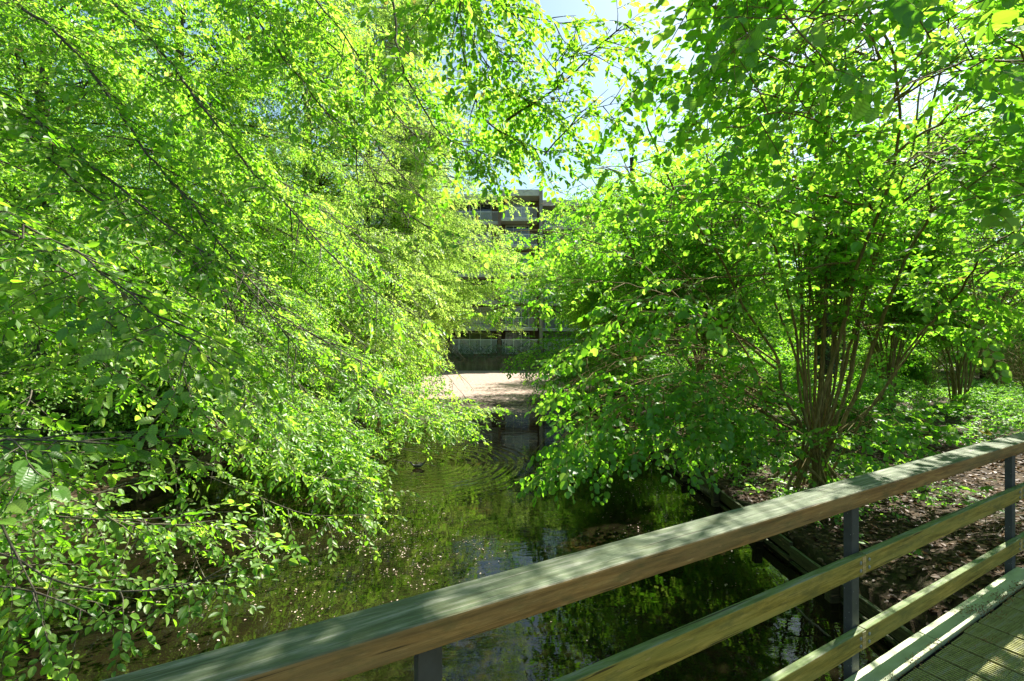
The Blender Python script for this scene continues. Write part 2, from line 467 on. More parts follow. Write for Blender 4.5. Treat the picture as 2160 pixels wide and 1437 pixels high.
# canopy leaves cut away sunward to light these spots: (point, radius)
SUNHOLES = [(rail_pt(t, 1.28, 1.95), r * 1.25, 3.0) for t, r in ((.62, .09), (.80, .1), (0.98, .11), (1.13, .10), (1.30, .12), (1.48, .12), (1.66, .09), (1.95, .05), (2.12, .06), (2.24, .07), (2.55, .05), (3.1, .06), (3.5, .05), (3.65, .06), (4.2, .06), (4.7, .05), (5.0, .05))]
SUNHOLES += [(rail_pt(t, D, 1.95), r, .05) for t, D, r in ((.55, 1.25, .08), (.80, 1.32, .10), (.95, 1.24, .09), (1.14, 1.31, .10), (1.32, 1.25, .10), (1.5, 1.31, .11), (1.68, 1.25, .08), (2.2, 1.3, .06))]
SUNHOLES += [(rail_pt(t, D, .97), r, .05) for t, D, r in ((2.85, 1.2, .13), (3.1, 1.24, .10), (3.3, 1.2, .08), (3.55, 1.2, .09), (3.8, 1.27, .05), (3.65, .75, .10), (3.45, .7, .06), (4.0, .5, .09), (4.7, 1.25, .05))]
SUNHOLES += [(rail_pt(t, 1.27, 1.2), r, .05) for t, r in ((2.15, .07), (2.3, .05), (2.78, .06), (3.4, .04), (3.9, .05), (4.1, .05))]
SUNHOLES += [(np.array(p), r, .05) for p, r in (((-2.5, 33.5, 0), 2.6), ((-4.0, 30.0, 0), 2.2), ((-1.0, 35.0, 0), 2.4), ((-4.5, 26, 0), 1.2), ((-3.6, 23, 0), 0.9),
             ((-4.8, 35.0, 0), 2.0), ((0.6, 33.5, 0), 1.0), ((-2.0, 28.5, 0), 1.0), ((17.5, 16.0, .6), 2.6), ((15.5, 13.5, .6), 1.4), ((20.5, 17.5, .6), 2.4), ((13.0, 12.0, .6), 1.2), ((11.0, 11.0, .6), .8), ((9.5, 10.0, .6), .4), ((8.0, 8.0, .6), .3), ((9.0, 7.0, .6), .4), ((12.5, 16.5, 2), 1.2), ((9.5, 14.0, 2), .8), ((7.5, 11.5, 2), .7), ((5.5, 9.5, 1.5), .4), ((4.2, 9.0, .5), .3), ((3.8, 12.0, 1.0), .6), ((2.2, 7.2, 1.4), .5), ((1.4, 6.6, 1.2), .4), ((1.0, 6.5, 1.6), .35), ((1.9, 6.8, 1.9), .4), ((2.8, 7.2, 2.0), .4), ((1.3, 7.3, 2.2), .4), ((2.4, 6.6, 1.2), .35), ((3.3, 7.0, 1.6), .35))]
SUNHOLES += [(P(*p), r, 1.4) for p, r in (((700, 250, 18), 1.2), ((800, 350, 20), 1.3), ((850, 200, 21), .7), ((900, 480, 24), .9), ((750, 520, 17), 1.1), ((950, 300, 25), .7), ((680, 420, 16), 1.0), ((850, 620, 18), 1.0), ((620, 300, 15), .9), ((760, 120, 19), 1.2), ((820, 300, 23), 1.2), ((860, 440, 23.5), 1.1), ((830, 200, 23), 1.0))]
# leaves cut away so sun reaches the lower sprays of the left bank
SUNHOLES += [(P(*p), r, .7) for p, r in (((150, 880, 2.2), .35), ((250, 880, 2.3), .3), ((60, 1180, 3.1), .35), ((250, 1200, 3.2), .4), ((420, 1180, 3.3), .35), ((200, 1050, 3.9), .45), ((420, 1080, 4.5), .5), ((620, 1060, 5.4), .55), ((760, 1060, 5.6), .45),
             ((560, 1000, 6.0), .5), ((800, 950, 8.6), .7), ((900, 970, 8.4), .6), ((700, 880, 9.4), .7), ((930, 890, 10.2), .8), ((1000, 860, 12.4), .8), ((850, 800, 12), .9), ((700, 760, 12), .9), ((560, 860, 8), .6), ((420, 950, 6), .5), ((300, 780, 5), .4), ((120, 640, 3), .4))]

def assemble(pl, proto, w, origin, tint_bias=0.0, lo_at=9.0, hi_at=3.4, stems=True, holes=True):
    """twig placements -> leaf mesh arrays and twig stem tubes"""
    pos, X, Z, sc = pl
    Y = np.cross(Z, X); Y /= np.linalg.norm(Y, axis=1)[:, None] + 1e-9
    Z = np.cross(X, Y)
    M = np.stack([X, Y, Z], -1) * sc[:, None, None]
    kind = rng.integers(0, len(proto), len(pos))
    dist = np.linalg.norm(pos - CAM, axis=1)
    V = []; L = []; N = []; Tn = []; Vn = []; n0 = 0
    SV = []; SL = []; s0 = 0
    org = np.asarray(origin, float)
    for k, (lp, lm, st) in enumerate(proto):
        for lod in range(3):
            band = (dist < hi_at) if lod == 2 else ((dist >= hi_at) & (dist < lo_at) if lod == 1 else dist >= lo_at)
            idx = np.nonzero((kind == k) & band)[0]
            if len(idx) == 0: continue
            tv, tf = (leaf_lo, leaf_mid, leaf_hi)[lod](w)
            Mi = M[idx]
            c = np.einsum('nij,lj->nli', Mi, lp) + pos[idx][:, None, :]
            A = np.einsum('nij,ljk->nlik', Mi, lm)
            keep = rng.random(c.shape[:2]) > 0.04
            if holes:
                for hp, hr, hm in SUNHOLES:
                    rel = c - hp; al = rel @ SUN
                    dd = np.linalg.norm(rel - al[..., None] * SUN, axis=-1)
                    keep &= ~((al > hm) & (dd < hr + .045))
            keep &= c[..., 2] > 0.06
            c = c[keep]; A = A[keep]
            if len(c) == 0: continue
            v = np.einsum('nik,vk->nvi', A, tv) + c[:, None, :]
            m, nv = v.shape[:2]
            V.append(v.reshape(-1, 3) - org)
            base = (np.arange(m) * nv + n0)[:, None]
            if lod == 2: vt = np.array([1.0 if (i % 5 == 2 or (i // 5) % 2) else 0.0 for i in range(nv)])
            else: vt = np.zeros(nv)
            Vn.append(np.tile(vt, m))
            fl = np.array([i for q in tf for i in q])
            L.append((base + fl[None, :]).ravel())
            N.append(np.tile(np.array([len(q) for q in tf]), m))
            n0 += m * nv
            tw = np.broadcast_to(rng.normal(0.48, 0.2, len(idx))[:, None], keep.shape)[keep]
            Tn.append(np.repeat(np.where(rng.random(m) < .006, 0, np.clip(tw + rng.normal(0, 0.22, m) + tint_bias, .03, 1)), nv))
            if stems and lod > 0:
                sp = np.einsum('nij,lj->nli', Mi, st) + pos[idx][:, None, :]
                q = len(st); rr = np.linspace(0.0022, 0.0009, q)
                e1 = np.broadcast_to(Mi[:, :, 1][:, None, :], sp.shape) / sc[idx][:, None, None]
                e2 = np.broadcast_to(Mi[:, :, 2][:, None, :], sp.shape) / sc[idx][:, None, None]
                rings = np.stack([sp + rr[None, :, None] * (math.cos(a) * e1 + math.sin(a) * e2) for a in (0, 2.09, 4.19)], 2)
                SV.append(rings.reshape(-1, 3) - org)
                qd = []
                for i in range(q - 1):
                    for j in range(3): qd += [i * 3 + j, i * 3 + (j + 1) % 3, i * 3 + 3 + (j + 1) % 3, i * 3 + 3 + j]
                b2 = (np.arange(len(idx)) * q * 3 + s0)[:, None]
                SL.append((b2 + np.array(qd)[None, :]).ravel()); s0 += len(idx) * q * 3
    leaf = np_mesh('foliage', np.vstack(V), np.concatenate(L), np.concatenate(N), np.concatenate(Tn), vein=np.concatenate(Vn))
    stem = (np.vstack(SV), np.concatenate(SL)) if SV else None
    return leaf, stem

UP = np.array((0, 0, 1.0))
def unit(v): return v / (np.linalg.norm(v) + 1e-9)

def grow(limbs, gap=0.22, side=0.9, tgap=0.12, droop=0.5, ang=55, flat=0.35, start=0.12, tscale=1.0, rs=random, endlen=0.35, step=0.16, rad=0.009):
    """limbs: list of point arrays -> side branch tubes and twig placements"""
    tubes = []; pp = []; dd = []; nn = []; ss = []
    def twig(p, d, n, s):
        pp.append(p); dd.append(unit(d)); nn.append(n); ss.append(s * tscale)
    def up_n(d):
        n = UP + np.array((rs.gauss(0, .28), rs.gauss(0, .28), 0))
        return unit(n - d * (n @ d))
    for pts in limbs:
        seg = np.linalg.norm(np.diff(pts, axis=0), axis=1); L = seg.sum(); cum = np.concatenate([[0], np.cumsum(seg)])
        s = L * start; alt = rs.choice((1, -1))
        while s < L:
            i = min(len(seg) - 1, int(np.searchsorted(cum, s)) - 1); i = max(i, 0)
            T = unit(pts[i + 1] - pts[i]); p = pts[i] + T * (s - cum[i])
            S = np.cross(T, UP); S = unit(S) if np.linalg.norm(S) > .2 else unit(np.array((rs.gauss(0, 1), rs.gauss(0, 1), 0)))
            U = np.cross(S, T)
            alt = -alt
            b = rs.gauss(0, flat) if abs(T[2]) < 0.75 else rs.uniform(0, 6.28)
            a = R(rs.gauss(ang, 12))
            d = T * math.cos(a) + (S * alt * math.cos(b) + U * math.sin(b)) * math.sin(a)
            l = max(0.25, side * (1 - (1 - endlen) * s / L) * rs.uniform(.55, 1.15))
            n = max(3, int(l / .2)); q = [p]
            for k in range(n):
                d = unit(d + np.array((rs.gauss(0, .09), rs.gauss(0, .09), rs.gauss(0, .07) - droop * .13)))
                q.append(q[-1] + d * l / n)
            q = np.array(q)
            tubes.append((q, taper(n + 1, rad * (0.5 + 0.5 * l), 0.0018)))
            u = rs.uniform(.04, .1); sg = 1
            while u < l:
                k = min(n - 1, int(u / l * n)); t = unit(q[k + 1] - q[k]); pt = q[k] + t * (u - k * l / n)
                s2 = np.cross(t, UP); s2 = unit(s2) if np.linalg.norm(s2) > .2 else S
                sg = -sg; aa = R(rs.gauss(52, 10))
                d2 = unit(t * math.cos(aa) + s2 * sg * math.sin(aa) + np.array((0, 0, rs.gauss(-.1 * droop, .16))))
                twig(pt, d2, up_n(d2), rs.uniform(.65, 1.15) * (1 - .35 * u / l))
                u += tgap * rs.uniform(.7, 1.3)
            twig(q[-1], unit(q[-1] - q[-2]), up_n(unit(q[-1] - q[-2])), rs.uniform(.8, 1.1))
            s += gap * rs.uniform(.7, 1.3)
        T = unit(pts[-1] - pts[-2]); twig(pts[-1], T, up_n(T), 1.0)
    return tubes, (np.array(pp), np.array(dd), np.array(nn), np.array(ss))

SHOW = []                                    # (polyline in photo pixels with depth, half width, keep)
def prune(pl, extra=None, free=None, soft=14, gaps=True, above=1.0):
    """drop twigs that would close the views the photograph leaves open, and those in front of the lens"""
    pos = pl[0]; rel = pos - CAM
    y = np.maximum(rel[:, 1], 0.05)
    px = 1080 + rel[:, 0] / y * F + rng.normal(0, soft, len(pos)); py = 718 - rel[:, 2] / y * F + rng.normal(0, soft, len(pos))
    k = np.ones(len(pos), bool); rnd = rng.random(len(pos)); ahead = rel[:, 1] > 0.2
    for poly, keep in (GAPS if gaps else []) + (extra or []):
        k &= ~(in_poly(px, py, poly) & ahead & (rnd > keep))
    k &= ~((py < -90) & ahead & (rnd > above))
    for line, hw, kp in SHOW:
        for (x0, y0, d0), (x1, y1, d1) in zip(line[:-1], line[1:]):
            vx, vy = x1 - x0, y1 - y0
            t = np.clip(((px - x0) * vx + (py - y0) * vy) / (vx * vx + vy * vy + 1e-6), 0, 1)
            ds = np.hypot(px - x0 - t * vx, py - y0 - t * vy)
            k &= ~((ds < hw) & (y < d0 + t * (d1 - d0) - .05) & ahead & (rnd > kp))
    k &= np.linalg.norm(rel, axis=1) > 1.3
    # keep the bridge and its walkers' headroom clear
    ang = math.atan2(1000, 1788); D = -pos[:, 0] * math.sin(ang) + pos[:, 1] * math.cos(ang)
    k &= ~((D < 1.75) & (D > -1.4) & (pos[:, 2] < 3.6))
    k &= pos[:, 2] > 0.12
    if free is not None: k |= free
    return tuple(a[k] for a in pl)

def tree(name, label, cat, base, stems, limbs, proto, w, mat, bark, group=None, kw=None, stem_name='trunk', bias=0.0, lo_at=9.0, gaps=True, extra=None, limb_r=0.03, twigstems=True, also=None, bare=(), above=1.0, holes=True):
    """stems: (pts, r0, r1) each its own mesh; limbs: (pts, r0) join one branches mesh with the side branches"""
    root = thing(name, label, cat, tuple(base), 0, group)
    for pts, r0, r1 in stems:
        q = resample(pts, 0.18)
        jit = np.cumsum(rng.normal(0, 0.006, q.shape), axis=0) * 1.5; jit[0] = 0
        q = q + jit
        link(stem_name, tubes_mesh(stem_name, [(q, taper(len(q), r0, r1, .8))], 8, base), bark, root)
    ls = [resample(p, .16) for p, _ in limbs]
    ls = [q + np.cumsum(rng.normal(0, .013, q.shape), axis=0) for q in ls]
    tb, pl = grow(ls, **(kw or {}))
    if also is not None:
        tb2, pl2 = also; tb = tb + tb2; pl = tuple(np.concatenate([a, b]) for a, b in zip(pl, pl2))
    # side branches reaching into a kept view go with their twigs
    keep_t = []
    for q, r in tb:
        e = q[-1] - CAM
        if e[1] > .2 and gaps:
            x = np.array([1080 + e[0] / e[1] * F]); y = np.array([718 - e[2] / e[1] * F])
            if any(in_poly(x, y, g)[0] and rng.random() > kp for g, kp in GAPS): continue
        an = math.atan2(1000, 1788)
        if any((-v[0] * math.sin(an) + v[1] * math.cos(an)) < 1.7 and v[2] < 3.4 for v in q[::2]): continue
        if q[-1][2] < .1 or np.linalg.norm(q - CAM, axis=1).min() < 1.2: continue
        keep_t.append((q, r))
    pl = prune(pl, extra=extra, gaps=gaps, above=above)
    leaf, st = assemble(pl, proto, w, base, bias, lo_at, stems=twigstems, holes=holes)
    bl = [resample(p, .16) for p, _ in bare]
    limbs = list(limbs) + list(bare); ls = ls + bl
    tl = [(q, taper(len(q), r0, 0.004, .9)) for q, (_, r0) in zip(ls, limbs)] + keep_t
    bm = tubes_mesh('branches', tl, 6, base)
    link('branches', bm, bark, root)
    if st is not None and len(st[0]) > 3000:
        tm = np_mesh('twigs', st[0], st[1], np.full(len(st[1]) // 4, 4), smooth=True)
        link('twigs', tm, bark, root)
    link('foliage', leaf, mat, root)
    return root

def auto_limbs(base, trunk, H, n, length, z0=1.0, bias_dir=None, bias=0.5, elev=(15, 50), droop=0.06, r=0.035, rs=random):
    out = []
    for k in range(n):
        f = (k + .5) / n
        z = z0 + (H - z0) * f
        j = min(len(trunk) - 1, int(len(trunk) * min(1, max(0, (z - trunk[0][2]) / max(.1, trunk[-1][2] - trunk[0][2])))))
        p = np.array(trunk[j]).copy()
        az = rs.uniform(0, 2 * math.pi)
        d = np.array((math.cos(az), math.sin(az), 0))
        if bias_dir is not None: d = unit(d * (1 - bias) + np.array(bias_dir) * bias * rs.uniform(.6, 1.6))
        e = R(rs.uniform(*elev) + 25 * max(0, f - .7))
        d = unit(np.array((d[0] * math.cos(e), d[1] * math.cos(e), math.sin(e))))
        l = length * rs.uniform(.65, 1.1) * (1 - .42 * f ** 2.5)
        q = [p]; m = max(4, int(l / .7))
        for i in range(m):
            d = unit(d + np.array((rs.gauss(0, .08), rs.gauss(0, .08), rs.gauss(0, .05) - droop * (1 + i * .35))))
            q.append(q[-1] + d * l / m)
        out.append((np.array(q), r * (1.1 - .6 * f)))
    return out

def trunk_pts(x, y, H, lean=(0, 0), z=0.3):
    return np.array([(x + lean[0] * t + random.gauss(0, .05) * t, y + lean[1] * t, z + (H - z) * t) for t in np.linspace(0, 1, 9)])

# ------------------------------------------------------------------ setting
def ground_h(x, y):
    x = np.asarray(x, float); y = np.asarray(y, float)
    r = np.clip((x - 3.42) / 0.12, 0, 1) * 0.25 + np.clip((x - 3.6) / 6.0, 0, 1) * 0.35
    l = np.clip((-6.52 - x) / 0.12, 0, 1) * 0.28 + np.clip((-6.7 - x) / 6.0, 0, 1) * 0.4
    end = np.clip((y - 42.6) / 0.2, 0, 1)
    h = np.where((x > 3.42), r, np.where(x < -6.52, l, -0.7))
    h = np.where(h < 0, h, h + 0.05 * np.sin(x * 1.7 + y * .6) * np.sin(y * 1.3 - x * .4))
    # the path to the bridge comes up to deck level
    ang = math.atan2(1000, 1788)
    t = x * math.cos(ang) + y * math.sin(ang); D = -x * math.sin(ang) + y * math.cos(ang)
    k = np.clip((t - 4.2) / 1.6, 0, 1) * np.clip((2.6 - D) / 1.5, 0, 1)
    h = np.where(x > 3.42, h + (DECK - 0.12 - h) * k * np.clip((x - 3.42) / .6, 0, 1), h)
    return h * (1 - end) + end * 1.1

def axis_grid(fine0, fine1, step, far):
    a = list(np.arange(fine0, fine1, step))
    s = step; x = fine1
    hi = []
    while x < far: hi.append(x); s *= 1.35; x += s
    s = step; x = fine0 - step; lo = []
    while x > -far: lo.append(x); s *= 1.35; x -= s
    return np.array(sorted(lo) + a + hi)
gx = np.unique(np.concatenate([axis_grid(-16, 16, .22, 260), [-6.64, -6.52, -6.50, 3.40, 3.42, 3.54]])); gy = axis_grid(-3, 44, .3, 320)
GX, GY = np.meshgrid(gx, gy)
GZ = ground_h(GX, GY)
nx, ny = len(gx), len(gy)
ii = (np.arange(ny - 1)[:, None] * nx + np.arange(nx - 1)[None, :])
q = np.stack([ii, ii + 1, ii + nx + 1, ii + nx], -1).reshape(-1, 4)
gm = np_mesh('ground', np.stack([GX, GY, GZ], -1).reshape(-1, 3), q.ravel(), np.full(len(q), 4), smooth=True)
g = link('ground', gm, GROUND); g['kind'] = 'structure'

wm = bpy.data.meshes.new('water')
wm.from_pydata([(-7.5, -60, 0), (4.2, -60, 0), (4.2, 42.62, 0), (-7.5, 42.62, 0)], [], [(0, 1, 2, 3)])
w_ = link('water', wm, WATER); w_['kind'] = 'structure'

# ------------------------------------------------------------------ footbridge
ANG = math.atan2(1000, 1788)
bridge = thing('footbridge', 'weathered timber footbridge with dark steel posts and three green stained rails', 'footbridge', (0, 0, DECK), ANG)
def rail(name, x0, x1, y0, y1, z0, z1, mat, bev):
    b = MB()
    n = max(1, int((x1 - x0) / .25))
    # long bar cut into short lengths so that it can be very slightly crooked, as sawn timber is
    ob = b.box(0, x1 - x0, y0, y1, z0, z1).build(name, mat, bridge, bev, 3)
    ob.location = (x0, 0, 0)
    for p in ob.data.polygons: p.use_smooth = False
    return ob
POSTS = [-1.91, 0.42, 2.75, 5.08, 7.41]
for a_, b_ in ((-3.2, 1.6), (1.604, 9.0)): pass
rail('handrail', -3.2, 9.0, 1.213, 1.362, 0.918, 1.0, WOOD_TOP, 0.009)
RAILS = []
for nm, z1 in (('middle_rail', 0.64), ('lower_rail', 0.252)):
    for i in range(len(POSTS) - 1):
        x0 = POSTS[i] + .055; x1 = POSTS[i + 1] + .051
        r = rail(nm, x0, x1, 1.250, 1.2885, z1 - .1, z1, WOOD_RAIL, 0.005)
        bm_ = []
        pb = MB().box(x1 - x0 - .035 if i < 3 else x1 - x0 - .035, x1 - x0 + .0, 1.2478, 1.2499, z1 - .094, z1 - .006).build('joint_mark', WOOD_PATCH, r)
        for ex in (.03, x1 - x0 - .052):
            for ez in (.032, .072):
                me = bpy.data.meshes.new('bolt'); bmm = bmesh.new()
                bmesh.ops.create_uvsphere(bmm, u_segments=14, v_segments=8, radius=.0098)
                for v in bmm.verts: v.co.y *= .5
                bmm.to_mesh(me); bmm.free()
                for p in me.polygons: p.use_smooth = True
                o = link('bolt', me, BOLT, r); o.location = (ex, 1.2488, z1 - ez)
for x in POSTS:
    o = MB().box(0, .072, 1.29, 1.332, -.34, .9178).build('post', STEEL, bridge, .003, 2)
    o.location = (x, 0, 0)
    MB().box(-.03, .102, 1.24, 1.36, .9135, .9176).build('post_plate', STEEL, o)
# white-green edge strip, in lengths
for x0, x1 in ((-2.2, 0.35), (0.36, 3.495), (3.505, 5.17), (5.62, 7.5)):
    o = MB().box(0, x1 - x0, 1.178, 1.288, -.02, .012).build('edge_board', STRIP, bridge, .003, 2); o.location = (x0, 0, 0)
# grooved deck boards
def board_mesh(wd):
    n = 9; poly = [(0.002, -.035)]; poly.append((wd - .002, -.035))
    top = []
    for i in range(n):
        a = .004 + (wd - .008) * i / n; b = .004 + (wd - .008) * (i + 1) / n; g_ = (b - a) * .34
        top += [(a, -.006), (a + g_ * .35, 0), (b - g_, 0), (b - g_ * .65, -.006)]
    poly += list(reversed(top))
    m = MB().prism(poly, 'y', -1.0, 1.160)
    return m
bmesh_ = None
x = -1.0; k = 0
while x < 7.4:
    if bmesh_ is None:
        bo = board_mesh(.2).build('deck_board', WOOD_DECK, bridge); bmesh_ = bo.data
    else:
        bo = bpy.data.objects.new('deck_board', bmesh_); C.objects.link(bo); bo.parent = bridge
    bo.location = (x, random.uniform(-.006, .004), random.uniform(-.002, .002)); bo.rotation_euler = (random.uniform(-.001, .001), random.uniform(-.004, .004), 0)
    x += .207
MB().box(-3, 7.5, 1.19, 1.284, -.28, -.0205).box(-3, 7.5, -.05, .05, -.3, -.04).box(-3, 7.5, -.95, -.85, -.3, -.04).build('steel_beam', STEEL, bridge)

# fallen catkins along the strip
def bits(name, pts, size, mat, flat=False, kind='stuff', stretch=3.0, quad=False):
    V = []; L = []; N = []; T = []
    for i, (p, s) in enumerate(zip(pts, size)):
        a = random.uniform(0, 6.28); e = random.gauss(0, .25 if flat else .7)
        M = np.array(Matrix.Rotation(a, 3, 'Z') @ Matrix.Rotation(e, 3, 'Y') @ Matrix.Rotation(random.gauss(0, .3 if flat else 1), 3, 'X'))
        if quad: loc, fs = leaf_mid(random.uniform(.5, .9))
        else:
            loc = np.array([(-.5, 0, 0), (0, .5 / stretch, 0), (.5, 0, 0), (0, -.5 / stretch, 0), (0, 0, .45 / stretch), (0, 0, -.3 / stretch)])
            fs = [(0, 1, 4), (1, 2, 4), (2, 3, 4), (3, 0, 4), (1, 0, 5), (2, 1, 5), (3, 2, 5), (0, 3, 5)]
        b = len(V); V += [tuple(p + (M @ v) * s) for v in loc]
        for f in fs: L += [b + j for j in f]; N.append(len(f))
        T += [min(1, max(0, random.gauss(.5, .25)))] * len(loc)
    me = np_mesh(name, np.array(V), np.array(L), N, np.array(T))
    o = link(name, me, mat); o['kind'] = kind
    return o
CATK = leafmat('catkin', [(0.10, 0.045, 0.01), (0.2, 0.1, 0.02), (0.3, 0.17, 0.05)], [(0.1, .05, .01), (.15, .08, .02), (.2, .1, .03)], tmix=.1)
pts = []; sz = []
for t, D, n, s in ((3.15, 1.17, 45, .05), (3.42, 1.172, 40, .045), (4.12, 1.18, 190, .085), (4.02, 1.24, 40, .04), (4.45, 1.17, 130, .075), (4.72, 1.16, 110, .07), (4.9, 1.1, 70, .09), (3.75, 1.05, 25, .05), (4.3, .95, 22, .08), (3.5, .95, 14, .06), (5.0, .85, 40, .14), (2.9, 1.17, 20, .04)):
    for i in range(n):
        p = rail_pt(t + random.gauss(0, s), D + random.gauss(0, s * .42), DECK + .014 + abs(random.gauss(0, .006)))
        pts.append(p); sz.append(random.uniform(.008, .022))
for i in range(170):
    pts.append(rail_pt(random.uniform(1.5, 6.5), random.uniform(-.2, 1.15), DECK + .006)); sz.append(random.uniform(.008, .02))
bits('fallen_catkins', pts, sz, CATK, stretch=3.5)

# ------------------------------------------------------------------ timber revetments along both banks
def revetment(label, x, y0, y1, side, h):
    root = thing('timber_revetment', label, 'revetment', (x, (y0 + y1) / 2, 0))
    yc = (y0 + y1) / 2
    y = y0; first = None
    while y < y1:
        l = min(random.uniform(2.6, 3.4), y1 - y)
        for z0, z1 in ((-.3, h - .20), (h - .16, h - .02)):
            o = MB().box(0, l - .02, -.022, .022, z0, z1).build('plank', WOOD_OLD, root, .004, 1)
            o.location = (random.uniform(-.01, .01), y - yc, random.uniform(-.015, .015)); o.rotation_euler = (random.uniform(-.05, .05), random.uniform(-.01, .01), R(90))
        y += l
    y = y0 + .4
    while y < y1:
        o = MB().box(-.05, .05, -.05, .05, -.6, h + random.uniform(-.04, .08)).build('stake', WOOD_OLD, root, .008, 1)
        o.location = (-side * .08, y - yc, 0); o.rotation_euler = (0, R(random.uniform(-3, 3)), R(random.uniform(-6, 6)))
        y += random.uniform(1.2, 1.6)
    return root
revetment('low mossy timber revetment of planks and stakes edging the right bank', 3.40, 3.0, 33.0, 1, .24)
revetment('low grey timber revetment half hidden by branches along the left bank', -6.50, 5.0, 33.0, -1, .30)

# ------------------------------------------------------------------ retaining wall, ivy, apartment block
wall = MB()
wall.box(-40, 40, 42.6, 43.0, -.7, 1.22).box(-40, 40, 42.55, 43.05, 1.2205, 1.30)
tag(wall.build('retaining_wall', WALL), 'stained grey concrete retaining wall rising from the far water', 'wall')

bld = thing('apartment_building', 'five storey brown brick apartment block with white balcony railings beyond the water', 'building', (0, 47, 1.1))
def bpart(name, mb, mat, parent=bld, sub=(0, 47, 1.1)):
    mb.v = [(a - sub[0], b - sub[1], c - sub[2]) for a, b, c in mb.v]
    return mb.build(name, mat, parent)
SL = [3.9, 6.56, 9.24, 11.9, 14.45]
bays = [(-25.5, -20.7, 47.0), (-20.7, -15.9, 46.3), (-15.9, -11.1, 47.0), (-11.1, -6.0, 46.3), (-6.0, -1.2, 47.0), (-1.2, 2.62, 45.6), (2.95, 7.9, 49.0), (7.9, 12.8, 49.7), (12.8, 17.6, 49.0), (17.6, 22.6, 49.7)]
wl = MB(); pr = MB(); rf = MB()
for i, (x0, x1, yb) in enumerate(bays):
    wl.box(x0, x1, yb + 1.5, yb + 9 + i * .01, 1.0, 16.55)
    rf.box(x0 + .002, x1 - .002, yb - .25, yb + 9.1 + i * .01, 16.56, 17.15)
    pr.box(x0 - .14, x0 + .14, yb - .12 if i != 5 else yb - .1, yb + 1.498, 1.0, 16.55)
pr.box(2.625, 2.93, 45.3, 54.2, 1.0, 17.3)
bpart('wall', wl, BRICK); bpart('roof', rf, CONCRETE); bpart('party_wall', pr, BRICK)
finm = plain('pale_render', (0.27, 0.24, 0.21), .9, .15, 2)
railm = {}
for i, (x0, x1, yb) in enumerate(bays):
    for fl, z in enumerate([1.35] + SL):
        if fl == 0:
            b = MB()
            for kx in np.arange(x0 + .3, x1 - .3, .11): b.box(kx, kx + .035, yb - 1.6, yb - 1.57, 1.5, 2.75)
            b.box(x0 + .2, x1 - .2, yb - 1.61, yb - 1.56, 2.751, 2.81)
            bpart('garden_fence', b, FRAME)
        else:
            sl = bpart('balcony', MB().box(x0 + .142, x1 - .142, yb, yb + 1.497, z - .24, z), CONCRETE)
            b = MB()
            for kx in np.arange(x0 + .2, x1 - .2, .115): b.box(kx, kx + .022, yb + .05, yb + .072, z + .08, z + 1.0)
            b.box(x0 + .16, x1 - .16, yb + .04, yb + .085, z + 1.001, z + 1.05).box(x0 + .16, x1 - .16, yb + .045, yb + .08, z + .03, z + .0795)
            bpart('railing', b, FRAME, sl)
        wx0 = x0 + .55; wx1 = x1 - .9
        f = MB(); yw = yb + 1.44; n = 3
        f.box(wx0, wx1, yw, yw + .058, z + 2.12, z + 2.2).box(wx0, wx1, yw, yw + .058, z + .02, z + .1)
        for k in range(n + 1):
            xx = wx0 + (wx1 - wx0 - .07) * k / n
            f.box(xx, xx + .07, yw - .002, yw + .06, z + .1005, z + 2.1195)
        fo = bpart('window', f, FRAME)
        bpart('pane', MB().box(wx0 + .04, wx1 - .04, yw + .03, yw + .045, z + .08, z + 2.14), CURTAINED if (i * 7 + fl * 5) % 3 == 0 else GLASS, fo)
bpart('render_edge', MB().box(2.62, 2.935, 45.2, 45.298, 1.0, 17.32), finm)

# ivy strip on top of the wall
def ivy_strip():
    n = 2600
    x = rng.uniform(-12, 10, n); z = 1.25 + rng.random(n) ** 1.3 * 1.05; y = 42.9 + rng.normal(0, .25, n) - .2 * (z < 1.6)
    hang = rng.random(n) < .15; z[hang] = rng.uniform(.75, 1.3, hang.sum()); y[hang] = 42.48
    d = rng.normal(0, 1, (n, 3)); d[:, 1] -= .6; d /= np.linalg.norm(d, axis=1)[:, None]
    nr = np.tile(np.array((0, -.7, .7)), (n, 1)) + rng.normal(0, .3, (n, 3)); nr -= d * np.sum(nr * d, 1)[:, None]; nr /= np.linalg.norm(nr, axis=1)[:, None]
    leaf, _ = assemble((np.stack([x, y, z], 1), d, nr, rng.uniform(.9, 1.6, n)), TW_IVY, .95, (0, 42.9, 1.25), stems=False)
    o = link('ivy_hedge', leaf, IVY); o.location = (0, 42.9, 1.25)
    tag(o, 'dark green ivy hedge spilling over the top of the concrete wall', 'hedge')
ivy_strip()

# ------------------------------------------------------------------ trees: left bank
def PL(*a): return np.array([P(*p) for p in a])
horn_kw = dict(gap=.12, side=1.05, tgap=.085, droop=.55, ang=48, flat=.3)

